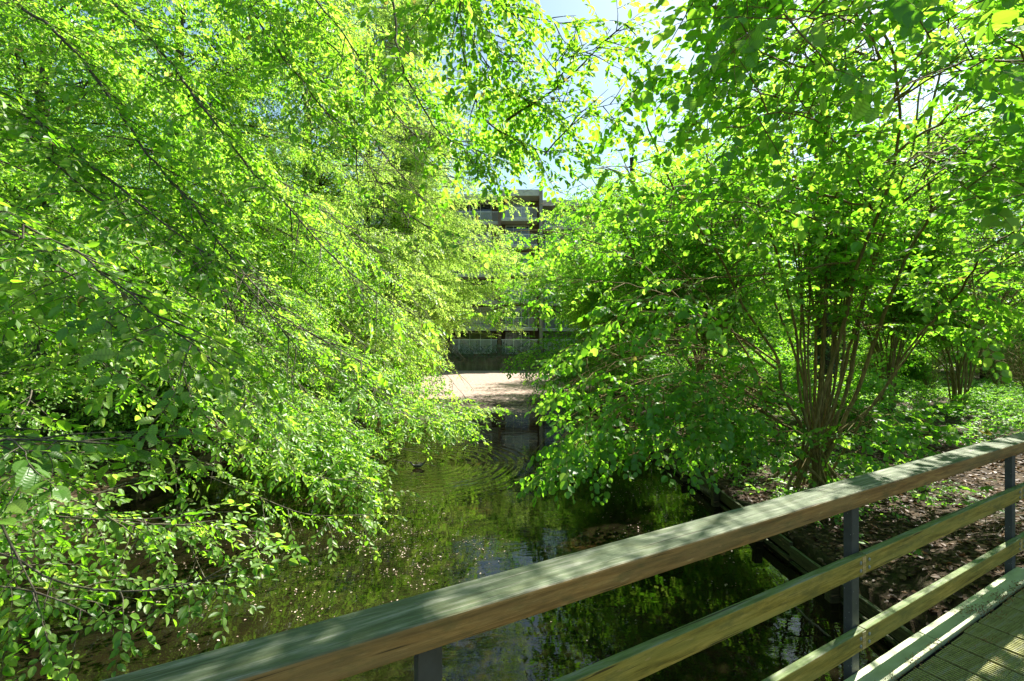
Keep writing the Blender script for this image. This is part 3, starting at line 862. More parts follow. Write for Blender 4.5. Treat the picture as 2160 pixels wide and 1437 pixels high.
# the near hornbeam whose trunk stands out of frame on the left and whose limbs sweep over the water
t1 = trunk_pts(-8.6, 4.6, 11.0, (.6, .2))
near_limbs = [
    (PL((-320, -420, 6.2), (190, 0, 5.3), (410, 260, 4.8), (560, 440, 4.6), (720, 600, 4.5), (850, 690, 4.5)), .035),
    (PL((-600, -260, 5.0), (0, 190, 4.4), (130, 290, 4.2), (280, 420, 4.1), (480, 580, 4.0), (610, 730, 4.0)), .028),
    (PL((-500, -260, 7.0), (0, 10, 6.4), (120, 60, 6.2), (330, 200, 6.0), (560, 400, 5.8), (760, 560, 5.7)), .03),
    (PL((100, -500, 6.0), (520, 0, 5.4), (570, 100, 5.3), (670, 190, 5.2), (780, 320, 5.1), (880, 440, 5.0)), .03),
    (PL((300, -500, 5.5), (640, -40, 5.2), (760, 110, 5.0), (860, 260, 5.0), (960, 330, 4.9)), .028),
    (PL((-700, 250, 3.6), (-100, 470, 3.0), (60, 560, 2.8), (190, 650, 2.7), (300, 740, 2.7)), .02),
    (PL((-700, 300, 5.0), (-100, 560, 4.4), (120, 640, 4.2), (330, 740, 4.1), (500, 840, 4.1)), .022),
    (PL((-600, 700, 2.8), (-60, 880, 2.3), (100, 880, 2.2), (240, 880, 2.25), (320, 875, 2.3)), .016),
    (PL((-600, 780, 4.4), (-60, 980, 3.9), (120, 1040, 3.8), (260, 1110, 3.7), (330, 1180, 3.7)), .02),
    (PL((-700, 900, 3.6), (-80, 1060, 3.2), (40, 1180, 3.1), (150, 1235, 3.1), (320, 1245, 3.1), (500, 1205, 3.1)), .018),
    (PL((40, 1180, 3.1), (75, 1250, 3.0), (88, 1310, 3.0), (100, 1350, 3.0)), .01),
    (PL((-500, 850, 5.0), (60, 1060, 4.7), (250, 1100, 4.6), (420, 1110, 4.5), (540, 1130, 4.5)), .02),
    (PL((-300, 560, 6.2), (240, 640, 5.6), (262, 750, 5.5), (330, 850, 5.4), (362, 900, 5.4), (368, 1000, 5.4), (388, 1110, 5.2), (430, 1215, 5.0), (458, 1252, 5.0)), .022),
    (PL((362, 960, 5.4), (430, 1000, 5.5), (540, 1045, 5.6), (650, 1085, 5.6), (780, 1085, 5.6)), .012),
    (PL((262, 750, 5.5), (420, 860, 5.9), (540, 940, 6.1), (650, 1000, 6.2), (800, 1020, 6.2)), .014),
    (PL((-400, 380, 7), (150, 560, 6.6), (400, 720, 6.6), (560, 860, 6.6), (640, 930, 6.6)), .02),
    (PL((-500, 120, 7), (60, 330, 6.4), (300, 520, 6.2), (520, 680, 6.1), (680, 830, 6.2)), .024),
    (PL((-300, 960, 4.2), (0, 1060, 4.0), (130, 1090, 3.9), (300, 1095, 3.9), (470, 1080, 4.0)), .016),
    (PL((-300, 1180, 3.4), (-40, 1230, 3.1), (80, 1250, 3.0), (180, 1290, 3.0)), .014),
]
def variants(limbs, n, jx=90, jy=70, jd=.7, skip=0):
    out = list(limbs)
    for p, r in limbs[skip:]:
        for _ in range(n):
            q_ = p - CAM
            y = q_[:, 1] + random.gauss(0, jd) * np.linspace(.5, 1, len(p)); y = np.maximum(y, 1.9)
            px = 1080 + q_[:, 0] / q_[:, 1] * F + random.gauss(0, jx); py = 718 - q_[:, 2] / q_[:, 1] * F + random.gauss(0, jy)
            out.append((np.array([P(a, b, c) for a, b, c in zip(px, py, y)]), r * .8))
    return out
near_limbs = variants(near_limbs[:7], 1) + near_limbs[7:] + variants(near_limbs[15:17], 2)[2:]
near_limbs = [(p, r * 1.25) for p, r in near_limbs]
near_limbs = [(np.vstack([t1[min(8, max(1, int(p[0][2] / 11 * 8)))][None, :], p]) if p[0][0] < -2.6 else p, r) for p, r in near_limbs]
near_low = [a for a in near_limbs if a[0][-1][2] < 1.75]
near_limbs = [a for a in near_limbs if a[0][-1][2] >= 1.75]
tree('hornbeam_tree', 'near hornbeam with long drooping limbs sweeping in from the left edge over the water', 'tree', t1[0],
     [(t1, .30, .10)], near_limbs, TW_HORN, .6, HORN, BARK_HORN, 'hornbeams on the left bank', horn_kw, bias=0.0,
     also=grow([resample(p, .16) for p, _ in near_low], gap=.2, side=.6, tgap=.12, droop=.5, ang=48, flat=.3, start=.3), bare=near_low, above=.3)

# branch overhead reaching into the sky gap
t0 = trunk_pts(-5.6, -3.4, 9.5, (.8, .6), .35)
over = [
    (PL((700, -700, 4.6), (930, -10, 4.6), (965, 60, 4.5), (1005, 130, 4.4), (1060, 185, 4.4), (1110, 215, 4.4)), .022),
    (PL((930, -300, 4.4), (1030, 0, 4.3), (1100, 45, 4.2), (1170, 60, 4.2), (1215, 55, 4.2)), .014),
    (PL((965, 60, 4.5), (980, 170, 4.6), (1010, 260, 4.7), (1080, 300, 4.7), (1150, 330, 4.6)), .014),
    (PL((1060, 250, 4.6), (1130, 210, 4.5), (1190, 160, 4.4), (1250, 110, 4.4), (1300, 65, 4.4)), .014),
    (PL((1120, 215, 4.45), (1200, 190, 4.2), (1280, 165, 4.0), (1340, 110, 3.9)), .012),
    (PL((1150, 330, 4.6), (1200, 270, 4.5), (1240, 230, 4.4), (1290, 220, 4.4)), .010),
    (PL((800, -200, 4.8), (850, 120, 4.8), (930, 280, 4.8), (1000, 330, 4.8), (1060, 350, 4.8)), .02),
]
over_root = np.vstack([t0[7][None, :], P(700, -700, 4.6)[None, :]])
tree('hornbeam_tree', 'overhead hornbeam whose leafy branch hangs into the strip of blue sky', 'tree', t0[0], [(t0, .24, .09)],
     [(np.vstack([t0[7][None, :], over[0][0]]), .03)] + [(np.vstack([t0[7][None, :], p]) if i in (0, 3) else p, r) for i, (p, r) in enumerate(over[1:])],
     TW_HORN, .6, HORN, BARK_HORN, 'hornbeams on the left bank',
     dict(gap=.085, side=.55, tgap=.08, droop=.3, ang=52, flat=.5, start=.4, endlen=.6), bias=-.05, gaps=False, holes=False,
     extra=[([(1345, -200), (1600, -200), (1600, 250), (1420, 160), (1345, 20)], 0.05), ([(1120, 75), (1215, 75), (1170, 150), (1125, 180)], .05), ([(1170, 10), (1340, 40), (1310, 250), (1200, 290), (1165, 160)], .42)])

# trees of the left bank in the middle distance
def left_tree(label, x, y, H, r, nl, ln, proto, w, mat, bark, bias=0.0, kw=None, z0=1.2, lo_at=9., extra_limbs=(), bd=(1, -.25, 0), bb=.55, lean=(.4, 0), droop=.07, name='hornbeam_tree', group='hornbeams on the left bank', elev=(10, 45)):
    t = trunk_pts(x, y, H, lean, .35)
    L = auto_limbs(t[0], resample(t, .2), H * .97, nl, ln, z0, bd, bb, elev, droop, r * .16)
    L += list(extra_limbs)
    return tree(name, label, 'tree', t[0], [(t, r, r * .22)], L, proto, w, mat, bark, group, kw or horn_kw, bias=bias, lo_at=lo_at, twigstems=False)

left_tree('slender grey hornbeam trunk standing upright near the upper left corner', -10.7, 10.6, 13.5, .24, 52, 5.4, TW_HORN, .6, HORN, BARK_HORN, kw=dict(gap=.17, side=1.3, tgap=.12, droop=.5, ang=50, flat=.5, tscale=1.25))
tl3 = [
    (PL((420, 520, 13.5), (560, 700, 10.5), (680, 850, 9.3), (790, 925, 8.8), (860, 958, 8.6), (945, 968, 8.4)), .03),
    (PL((420, 480, 13.5), (640, 690, 12), (790, 815, 11), (900, 885, 10.4), (985, 908, 10)), .03),
    (PL((430, 420, 13.5), (660, 640, 13), (840, 790, 12.6), (960, 850, 12.4), (1045, 855, 12.4)), .03),
    (PL((420, 560, 13.5), (540, 800, 9), (680, 930, 8), (760, 985, 7.6), (830, 1025, 7.4)), .026),
    (PL((420, 400, 13.5), (620, 520, 12.5), (780, 640, 11.5), (900, 760, 11), (960, 830, 11)), .03),
    (PL((410, 600, 13.5), (500, 800, 10.5), (640, 900, 9.6), (740, 940, 9.2)), .022),
]
left_tree('thick trunked hornbeam on the left bank with bright sprays dipping to the bird', -10.2, 14.3, 14, .36, 56, 6.4, TW_HORN, .6, HORN, BARK_HORN, .08, extra_limbs=variants(tl3, 3, 55, 40, .5), kw=dict(gap=.17, side=1.3, tgap=.12, droop=.5, ang=50, flat=.5, tscale=1.25), lo_at=10)
far_kw = dict(gap=.25, side=1.4, tgap=.13, tscale=1.15, droop=.5, ang=50, flat=.4)
cross = [
    (PL((790, 500, 26), (900, 500, 25), (1000, 520, 24.4), (1085, 545, 24)), .03),
    (PL((790, 560, 26), (900, 590, 25), (1000, 600, 24.4), (1070, 590, 24)), .03),
    (PL((790, 430, 26), (900, 440, 25), (990, 450, 24.4), (1060, 480, 24)), .03),
    (PL((790, 380, 26), (900, 370, 25), (1000, 380, 24.4), (1080, 400, 24)), .03),
    (PL((790, 610, 26), (900, 650, 25), (990, 660, 24.4), (1060, 655, 24)), .03),
    (PL((790, 640, 26), (880, 700, 25), (950, 725, 24.4), (1000, 720, 24)), .03),
    (PL((790, 300, 26), (900, 280, 25), (1020, 300, 24.4), (1110, 330, 24)), .03),
    (PL((790, 180, 26), (920, 160, 25), (1040, 190, 24.4), (1120, 230, 24)), .03),
    (PL((800, 30, 26), (900, 10, 25), (1000, 20, 24.4), (1100, 50, 24)), .03),
    (PL((790, 240, 26), (890, 220, 25), (980, 230, 24.4), (1090, 260, 24)), .03),
    (PL((790, 100, 26), (930, 70, 25), (1050, 90, 24.4), (1120, 130, 24)), .03),
]
left_tree('tall pale green tree on the left bank catching full sun in mid distance', -8.6, 19.5, 21, .32, 100, 7.0, TW_FAR, .7, LIME, BARK_HORN, .05, far_kw)
left_tree('sunlit yellow green tree leaning over the water left of the apartment block', -8.0, 26.0, 21, .3, 100, 7.0, TW_FAR, .7, LIME, BARK_HORN, .06, far_kw, extra_limbs=variants(cross, 5, 38, 32, .8))
left_tree('farthest pale tree on the left bank beside the retaining wall', -8.6, 33.5, 17, .27, 70, 6.4, TW_FAR, .7, LIME, BARK_HORN, .1, dict(far_kw, gap=.2, tgap=.13))

# ------------------------------------------------------------------ hazels: right bank
hz_kw = dict(gap=.19, side=1.1, tgap=.12, droop=.35, ang=58, flat=.8, start=.30)
hb = np.array((4.75, 7.6, .42))
def HS(*a): return np.vstack([hb + np.array((random.gauss(0, .2), random.gauss(0, .22), -.05)), PL(*a)])
hz_stems = [
    (HS((1735, 830, 7.4), (1765, 720, 7.2), (1800, 550, 6.8), (1840, 440, 6.5), (1865, 350, 6.2), (1873, 225, 5.9), (1855, 125, 5.6), (1810, 50, 5.4), (1780, -60, 5.2)), 0.037, 0.011),
    (HS((1800, 850, 7.7), (1850, 700, 7.6), (1885, 600, 7.4), (1915, 525, 7.3), (1955, 450, 7.2), (1950, 375, 7.2), (1952, 275, 7.1), (1975, 140, 7.0), (2010, -20, 6.9)), 0.038, 0.011),
    (HS((1660, 850, 7.4), (1640, 760, 7.2), (1620, 718, 7.1), (1565, 625, 6.9), (1530, 535, 6.7), (1490, 475, 6.6), (1440, 400, 6.5), (1395, 310, 6.4), (1365, 230, 6.3), (1340, 170, 6.2)), 0.031, 0.008),
    (HS((1640, 900, 7.5), (1600, 780, 7.4), (1560, 710, 7.3), (1500, 630, 7.2), (1440, 565, 7.1), (1370, 500, 7.0)), 0.025, 0.007),
    (HS((1780, 800, 7.8), (1800, 720, 7.8), (1812, 665, 7.8), (1840, 575, 7.8), (1865, 500, 7.7), (1890, 425, 7.6), (1925, 310, 7.5), (1945, 180, 7.4), (1960, 40, 7.3)), 0.033, 0.010),
    (HS((1720, 820, 8.0), (1718, 700, 8.2), (1700, 560, 8.3), (1680, 400, 8.3), (1660, 240, 8.3), (1640, 80, 8.3)), 0.031, 0.009),
    (HS((1750, 830, 8.0), (1765, 640, 8.1), (1745, 480, 8.2), (1740, 330, 8.2), (1750, 150, 8.2), (1760, -20, 8.2)), 0.030, 0.008),
    (HS((1690, 820, 7.3), (1680, 690, 6.9), (1640, 540, 6.4), (1590, 400, 6.0), (1550, 250, 5.7), (1530, 110, 5.5), (1520, -40, 5.4)), 0.027, 0.007),
    (HS((1830, 860, 7.3), (1910, 740, 6.9), (2000, 640, 6.5), (2100, 560, 6.2), (2220, 480, 6.0)), 0.027, 0.008),
    (HS((1820, 880, 7.6), (1880, 800, 7.6), (1960, 690, 7.5), (2050, 590, 7.4), (2160, 535, 7.3)), 0.024, 0.008),
    (HS((1700, 830, 7.6), (1660, 700, 7.7), (1600, 560, 7.8), (1540, 430, 7.9), (1490, 300, 7.9), (1450, 190, 7.9)), 0.025, 0.007),
]
for k in range(16):
    u = random.uniform(1640, 1850); hgt = random.uniform(520, 720)
    hz_stems.append((HS((1715 + (u - 1715) * .55, 850, 7.6 + random.uniform(-.3, .3)), (u, hgt, 7.6 + random.uniform(-.7, .6)), (u + (u - 1730) * .7, hgt - 260, 7.6 + random.uniform(-1.4, .9))), random.uniform(.016, .028), .006))
def rs_(q): return resample(q, .16)
hz_limbs = []
for pts, r0, r1 in hz_stems: hz_limbs.append((pts[2:] if len(pts) > 4 else pts[1:], .001))
# limbs reaching out over the water and towards the lens
hz_limbs += [
    (PL((1960, 445, 7.2), (2015, 410, 6.9), (2080, 370, 6.6), (2170, 325, 6.3)), .03),
    (PL((1868, 345, 6.2), (1925, 300, 6.0), (2000, 260, 5.8), (2100, 220, 5.5), (2200, 170, 5.3)), .022),
    (PL((1868, 225, 5.9), (1960, 170, 5.4), (2060, 120, 5.0), (2160, 60, 4.7)), .018),
    (PL((1865, 235, 5.9), (1780, 235, 5.3), (1680, 215, 4.9), (1560, 190, 4.5), (1450, 160, 4.3)), .018),
    (PL((1840, 440, 6.5), (1760, 420, 5.9), (1640, 380, 5.3), (1520, 370, 4.9), (1420, 380, 4.7)), .018),
    (PL((1855, 130, 5.6), (1760, 90, 4.8), (1640, 60, 4.2), (1560, 20, 3.9)), .016),
    (PL((1800, 550, 6.8), (1700, 560, 6.3), (1580, 590, 5.9), (1470, 640, 5.7)), .018),
    (PL((1640, 870, 7.5), (1500, 790, 7.1), (1340, 820, 6.8), (1220, 890, 6.6), (1150, 960, 6.5)), .022),
    (PL((1650, 890, 7.4), (1530, 830, 6.9), (1400, 850, 6.5), (1280, 900, 6.3), (1190, 950, 6.2)), .02),
    (PL((1640, 830, 7.7), (1480, 730, 7.5), (1330, 720, 7.4), (1230, 760, 7.3), (1160, 800, 7.3)), .02),
    (PL((1640, 780, 8), (1480, 650, 8.2), (1330, 600, 8.4), (1200, 600, 8.6), (1120, 630, 8.7)), .022),
    (PL((1650, 920, 7.4), (1540, 890, 7.0), (1430, 920, 6.7), (1330, 960, 6.6), (1260, 980, 6.6)), .016),
    (PL((1800, 900, 7.2), (1810, 870, 6.6), (1790, 860, 6.1), (1760, 870, 5.8)), .01),
    (PL((1700, 960, 7.3), (1740, 930, 6.8), (1770, 920, 6.5), (1800, 960, 6.3)), .009),
    (PL((1760, 930, 7.4), (1830, 890, 7.0), (1900, 870, 6.7), (1960, 890, 6.5)), .012),
    (PL((1640, 960, 7.4), (1560, 950, 7.2), (1480, 960, 7.0)), .010),
    (PL((2000, 640, 6.5), (2040, 560, 5.4), (2100, 480, 4.5), (2180, 420, 3.9)), .016),
    (PL((1873, 225, 5.9), (1900, 160, 5.0), (1950, 110, 4.2), (2020, 60, 3.6)), .014),
    (PL((1855, 125, 5.6), (1820, 60, 4.9), (1780, 20, 4.2), (1720, 40, 3.7)), .014),
    (PL((1885, 600, 7.4), (1960, 600, 6.6), (2040, 610, 6.0), (2140, 640, 5.6)), .014),
]
for st_ in hz_stems[:6] + [hz_stems[8]]:
    SHOW.append(([(1080 + q[0] / q[1] * F, 718 - (q[2] - CAM[2]) / q[1] * F, q[1]) for q in st_[0]], 34, .16))
hz_near = [
    (PL((1873, 225, 5.9), (1930, 170, 4.6), (2000, 150, 3.5), (2080, 150, 2.8), (2180, 170, 2.5)), .014),
    (PL((1855, 125, 5.6), (1790, 90, 4.4), (1720, 80, 3.4), (1650, 90, 2.8), (1570, 110, 2.5)), .014),
    (PL((1810, 50, 5.4), (1800, -60, 4.2), (1820, -80, 3.2), (1880, -20, 2.7), (1950, 60, 2.5)), .014),
    (PL((1952, 275, 7.1), (2000, 300, 5.4), (2060, 330, 4.2), (2140, 380, 3.4), (2240, 430, 3.0)), .014),
    (PL((1840, 440, 6.5), (1800, 330, 5.2), (1740, 270, 4.2), (1660, 260, 3.6), (1580, 290, 3.3)), .014),
    (PL((1865, 350, 6.2), (1930, 330, 4.9), (1990, 350, 4.0), (2060, 400, 3.4)), .012),
    (PL((1550, 250, 5.7), (1480, 180, 4.9), (1400, 150, 4.4), (1330, 180, 4.1)), .012),
    (PL((1530, 535, 6.7), (1440, 500, 6.0), (1360, 480, 5.5), (1290, 500, 5.2)), .012),
    (PL((1490, 475, 6.6), (1400, 400, 5.8), (1310, 360, 5.4), (1240, 370, 5.2)), .012),
]
hz_limbs += hz_near + variants(hz_limbs[len(hz_stems):len(hz_stems) + 11], 1, 70, 60, .5)[11:]
shade = [(PL((1800, -40, 5.2), (1640, -100, 4.2), (1500, -140, 3.4), (1370, -220, 3.0), (1240, -290, 2.6)), .014),
         (PL((1780, -60, 5.2), (1600, -200, 4.0), (1480, -260, 3.3), (1300, -330, 2.8)), .014),
         (PL((1810, -60, 5.2), (1700, -150, 4.2), (1600, -170, 3.6), (1500, -190, 3.1)), .014)]
hz_limbs += variants(shade, 2, 50, 40, .3)  # unseen limbs added above the frame to shade the rail's left end
hz_limbs += [
    (PL((1873, 225, 5.9), (1980, 120, 5.6), (2100, 40, 5.3), (2200, -40, 5.0)), .016),
    (PL((1950, 375, 7.2), (2030, 250, 6.8), (2110, 140, 6.5), (2190, 60, 6.2)), .016),
    (PL((1810, 50, 5.4), (1900, 0, 5.3), (2010, -30, 5.2), (2120, -10, 5.1)), .014),
    (PL((1952, 275, 7.1), (2040, 200, 7.0), (2150, 180, 6.9)), .014)]
hz_low = [a for a in hz_limbs if a[0][-1][2] < 2.6 and a[1] > .002]
hz_limbs = [a for a in hz_limbs if not (a[0][-1][2] < 2.6 and a[1] > .002)]
hz_low = variants(hz_low + [(PL((1650, 930, 7.3), (1500, 930, 6.8), (1380, 890, 6.4), (1290, 930, 6.2)), .014), (PL((1660, 900, 7.8), (1560, 850, 7.6), (1450, 850, 7.4), (1350, 880, 7.2)), .014)], 1, 40, 35, .4)
tree('hazel_shrub', 'large multi stemmed hazel fanning up behind the bridge rail on the right bank', 'shrub', hb, hz_stems, hz_limbs, TW_HAZEL, .86, HAZEL, BARK_HAZEL,
     'hazels on the right bank', hz_kw, 'stem', lo_at=10, bias=0.0,
     also=grow([resample(p, .16) for p, _ in hz_low], gap=.2, side=.75, tgap=.125, droop=.35, ang=56, flat=.6, start=.12), bare=hz_low, above=.4)

def hazel(label, x, y, H, n, spread, kw=None, more=(), mat=HAZEL, bias=0., lo_at=9., lean=(0, 0), proto=TW_HAZEL, w=.86, r=.035, z=.5):
    b = np.array((x, y, z)); st = []; lm = []
    for k in range(n):
        a = k * 2.399 + random.uniform(-.3, .3); s = spread * math.sqrt((k + .6) / n)
        top = np.array((math.cos(a) * s + lean[0], math.sin(a) * s + lean[1], H * random.uniform(.7, 1.0)))
        q = np.array([b + np.array((math.cos(a) * .16, math.sin(a) * .16, -.05))] + [b + np.array((top[0] * t ** 1.25, top[1] * t ** 1.25, top[2] * t ** .92)) + np.array((random.gauss(0, .08), random.gauss(0, .08), 0)) for t in (.2, .4, .6, .8, 1)])
        st.append((q, r * random.uniform(.6, 1.1), .008)); lm.append((q[1:], .001))
        for j in (2, 3, 4):
            for _ in range(2):
                az = random.uniform(0, 6.28); l = random.uniform(.9, 1.9) * H / 6
                d = np.array((math.cos(az), math.sin(az), random.uniform(.1, .7))) + top / (np.linalg.norm(top) + 1e-6) * .5
                p = q[j]; pts_ = [p]
                for m in range(4):
                    d = unit(d + np.array((random.gauss(0, .1), random.gauss(0, .1), -.09))); pts_.append(pts_[-1] + d * l / 4)
                lm.append((np.array(pts_), .014))
    lm += variants(more, 2, 40, 35, .5) if more else []
    return tree('hazel_shrub', label, 'shrub', b, st, lm, proto, w, mat, BARK_HAZEL, 'hazels on the right bank', kw or hz_kw, 'stem', lo_at=lo_at, bias=bias, twigstems=False)
hzm = dict(gap=.17, side=1.15, tgap=.12, droop=.3, ang=58, flat=.8, start=.2)
hazel('hazel beyond the right end of the bridge with foliage entering at the right edge', 9.6, 5.4, 7.0, 14, 3.0, hzm, z=.8, lean=(-1.0, -.4))
hazel('clump of thin upright hazel stems behind the large hazel', 11.6, 14.6, 7.5, 18, 2.6, hzm)
hazel('hazel clump with slanting stems beside the sunlit ground plants at far right', 14.3, 15.2, 7.0, 14, 3.2, hzm)
hazel('hazel on the right bank just beyond the large hazel leaning over the water', 5.0, 12.2, 7.0, 16, 2.8, hzm, lean=(-.8, 0))
hazel('hazel in the middle of the right bank with low branches touching the water', 5.2, 17.5, 7.5, 16, 3.0, dict(hzm, gap=.18), lean=(-1.2, 0), more=[(PL((1330, 640, 17.5), (1230, 560, 17), (1150, 540, 16.6), (1080, 560, 16.4)), .02), (PL((1330, 660, 17.5), (1220, 640, 17), (1140, 640, 16.6), (1060, 660, 16.4)), .02), (PL((1330, 700, 17.5), (1230, 700, 17), (1150, 720, 16.6), (1080, 745, 16.4)), .02), (PL((1330, 600, 17.5), (1240, 470, 17), (1170, 430, 16.6), (1120, 440, 16.4)), .02), (PL((1330, 730, 17.5), (1240, 770, 16), (1160, 800, 15), (1110, 800, 14.5)), .02)])
hazel('sunlit hazel at the far end of the right bank near the pollen covered water', 5.6, 24.5, 8.0, 15, 3.2, dict(hzm, gap=.2, tgap=.13), lean=(-1.4, 0), bias=.15)
hazel('farthest hazel on the right bank in front of the apartment block', 6.4, 32.0, 8.0, 14, 3.4, dict(hzm, gap=.2, tgap=.13), lean=(-1.0, 0), bias=.15)

# ivy clad trees on the right bank
def ivy_tree(label, x, y, H, r, lean, nl=16, ln=4.2):
    t = trunk_pts(x, y, H, lean, .4)
    L = auto_limbs(t[0], resample(t, .2), H * .97, nl, ln, H * .38, None, 0, (15, 50), .05, r * .2)
    n = 900; s = rng.random(n); idx = (s * .72 * (len(t) - 1)); i0 = idx.astype(int); fr = (idx - i0)[:, None]
    c = t[i0] * (1 - fr) + t[np.minimum(i0 + 1, len(t) - 1)] * fr
    a = rng.uniform(0, 6.28, n); out_ = np.stack([np.cos(a), np.sin(a), np.zeros(n)], 1)
    pos = c + out_ * (r * 1.05 + rng.random(n)[:, None] * .12)
    d = out_ * .6 + rng.normal(0, .5, (n, 3)); d /= np.linalg.norm(d, axis=1)[:, None]
    nr = out_ + np.array((0, 0, .6)) + rng.normal(0, .3, (n, 3)); nr -= d * np.sum(nr * d, 1)[:, None]; nr /= np.linalg.norm(nr, axis=1)[:, None]
    root = tree('ivy_clad_tree', label, 'tree', t[0], [(t, r, r * .3)], L, TW_FAR, .7, HAZEL, BARK_DARK, 'ivy clad trees on the right bank', dict(far_kw, gap=.22, tgap=.14))
    leaf, _ = assemble(prune((pos, d, nr, rng.uniform(.8, 1.4, n))), TW_IVY, .95, t[0], stems=False)
    link('ivy', leaf, IVY, root)
ivy_tree('dark ivy clad trunk standing upright behind the stems of the large hazel', 8.6, 13.0, 12, .30, (.1, .3))
ivy_tree('dark ivy clad trunk leaning over the right bank in mid distance', 6.9, 21.5, 11, .3, (-1.6, 0))

# ------------------------------------------------------------------ woods on both sides: four kinds of filler tree copied about
def proto_tree(name, label, x, y, H, nl, ln, mat, bias, bark, group, z0=2.0, kw=None):
    t = trunk_pts(0, 0, H, (random.uniform(-.5, .5), random.uniform(-.5, .5)), 0)
    L = auto_limbs(t[0], resample(t, .25), H * .97, nl, ln, z0, None, 0, (5, 45), .06, .05)
    tr = thing(name, label, 'tree', (0, 0, 0), 0, group)
    link('trunk', tubes_mesh('trunk', [(t, taper(len(t), .24, .05))], 10), bark, tr)
    ls = [resample(p, .3) for p, _ in L]
    tb, pl = grow(ls, **(kw or dict(gap=.26, side=1.5, tgap=.15, droop=.45, ang=52, flat=.5)))
    leaf, _ = assemble(pl, TW_FAR, .75, (0, 0, 0), bias, lo_at=0, hi_at=-1, stems=False, holes=False)
    link('branches', tubes_mesh('branches', [(q_, taper(len(q_), r_, .006)) for q_, (_, r_) in zip(ls, L)]), bark, tr)
    link('foliage', leaf, mat, tr)
    tr.location = (x, y, float(ground_h(x, y)))
    return tr
def dup(o, label, x, y, rz, s):
    c = o.copy(); C.objects.link(c)
    for ch in o.children:
        k = ch.copy(); C.objects.link(k); k.parent = c
    c.location = (x, y, float(ground_h(x, y)) - .05); c.rotation_euler = (0, 0, rz); c.scale = (s, s, s)
    c['label'] = label
    return c
GW = 'trees of the wood behind the banks'
pa = proto_tree('woodland_tree', 'bushy tree in the wood behind the left bank, seen left of the thick trunk', -15.5, 15.5, 12, 80, 5.4, HORN, .05, BARK_HORN, GW, .8)
pb = proto_tree('woodland_tree', 'broad tree filling the wood behind the right hazels', 13.0, 21.0, 12, 80, 5.4, HAZEL, .1, BARK_DARK, GW, .8)
pb.scale = (.78, .78, .78); pb.location = (12.5, 24.0, .7)
for lab, src, x, y, rz, s in (
    ('woodland tree between the thick trunk and the pale sunlit tree, set back from the water', pa, -13.8, 21.5, 2.3, 1.1),
    ('woodland tree behind the pale sunlit tree on the left', pa, -14.5, 28.0, 3.9, 1.1),
    ('deepest woodland tree behind the left bank, in front of the hidden end of the block', pa, -20.0, 33.0, 5.0, 1.2),
    ('woodland tree far to the left deep in shade', pa, -24.0, 19.0, .4, 1.2),
    ('woodland tree beyond the left edge trees showing between their branches', pa, -25.5, 26.5, 2.9, 1.25),
    ('woodland tree behind the upright hazel stems on the right', pb, 19.0, 26.0, 1.0, .95),
    ('woodland tree at the right frame edge behind the sunlit ground plants', pb, 26.5, 26.5, 2.0, 1.1),
    ('woodland tree behind the mid bank hazel, right of the apartment block', pb, 11.0, 28.0, 3.0, 1.05),
    ('woodland tree set deep behind the right bank before the wall', pb, 15.5, 34.0, 4.2, 1.15),
    ('rearmost woodland tree on the right seen through hazel leaves', pb, 25.0, 29.0, 5.2, 1.25),
    ('woodland tree at the far left edge half way up the bank', pa, -21.0, 14.0, 3.3, 1.15),
    ('woodland tree closing the view behind the leaning yellow green tree', pa, -15.5, 36.5, 1.7, 1.2),
    ('woodland tree closing the view at the farthest left', pa, -30.0, 34.0, 0.2, 1.35),
    ('woodland tree among the shaded stems left of the deepest trees', pa, -31.0, 23.0, 2.2, 1.35),
    ('woodland tree at the right edge beyond the bridge end', pb, 19.0, 12.0, .3, 1.05),
    ('woodland tree farthest to the right behind the sunlit ground plants', pb, 29.0, 21.0, 3.5, 1.3),
    ('woodland tree between the ivy clad trunks and the upright hazel stems', pb, 9.5, 24.0, 5.5, .8),
    ('woodland tree beside the wall behind the farthest hazel', pb, 10.0, 38.0, 2.6, 1.1),
): dup(src, lab, x, y, rz, s)

# low undergrowth shrubs on the left bank
def bush(label, x, y, H, mat, n=16, group='undergrowth shrubs on the left bank', w=.7):
    z = float(ground_h(x, y)); b = np.array((x, y, z)); lm = []; st = []
    for k in range(n):
        a = random.uniform(0, 6.28); s = H * random.uniform(.25, .75)
        q = np.array([b, b + np.array((math.cos(a) * s * .4, math.sin(a) * s * .4, H * .5)), b + np.array((math.cos(a) * s, math.sin(a) * s, H * random.uniform(.6, 1)))])
        lm.append((q, .012))
    return tree('bush', label, 'bush', b, [(lm[0][0], .016, .005)], lm[1:], TW_FAR, w, mat, BARK_HAZEL, group, dict(gap=.11, side=.65, tgap=.11, droop=.3, ang=58, flat=.9, start=.2), 'stem')
bush('leafy bush below the upright grey trunk at the left edge', -10.5, 8.6, 1.9, HORN)
bush('leafy bush at the foot of the thick trunked hornbeam', -9.2, 12.2, 2.1, HORN)
bush('low bush leaning over the left revetment before the pale trees', -7.3, 16.8, 2.0, HORN)
bush('rounded bush by the left waterside beneath the yellow green tree', -7.2, 22.5, 2.4, LIME)
bush('waterside bush at the far left end beside the pollen covered water', -7.0, 29.5, 2.6, LIME)
bush('bush in the left undergrowth seen between the lowest sprays at the left edge', -12.2, 11.0, 2.2, HORN)
bush('bush further back in the left undergrowth, behind the one at the left edge', -15.0, 15.5, 2.6, HORN)
bush('bush deep in the left undergrowth behind the waterside bushes', -13.0, 13.0, 2.3, HORN)

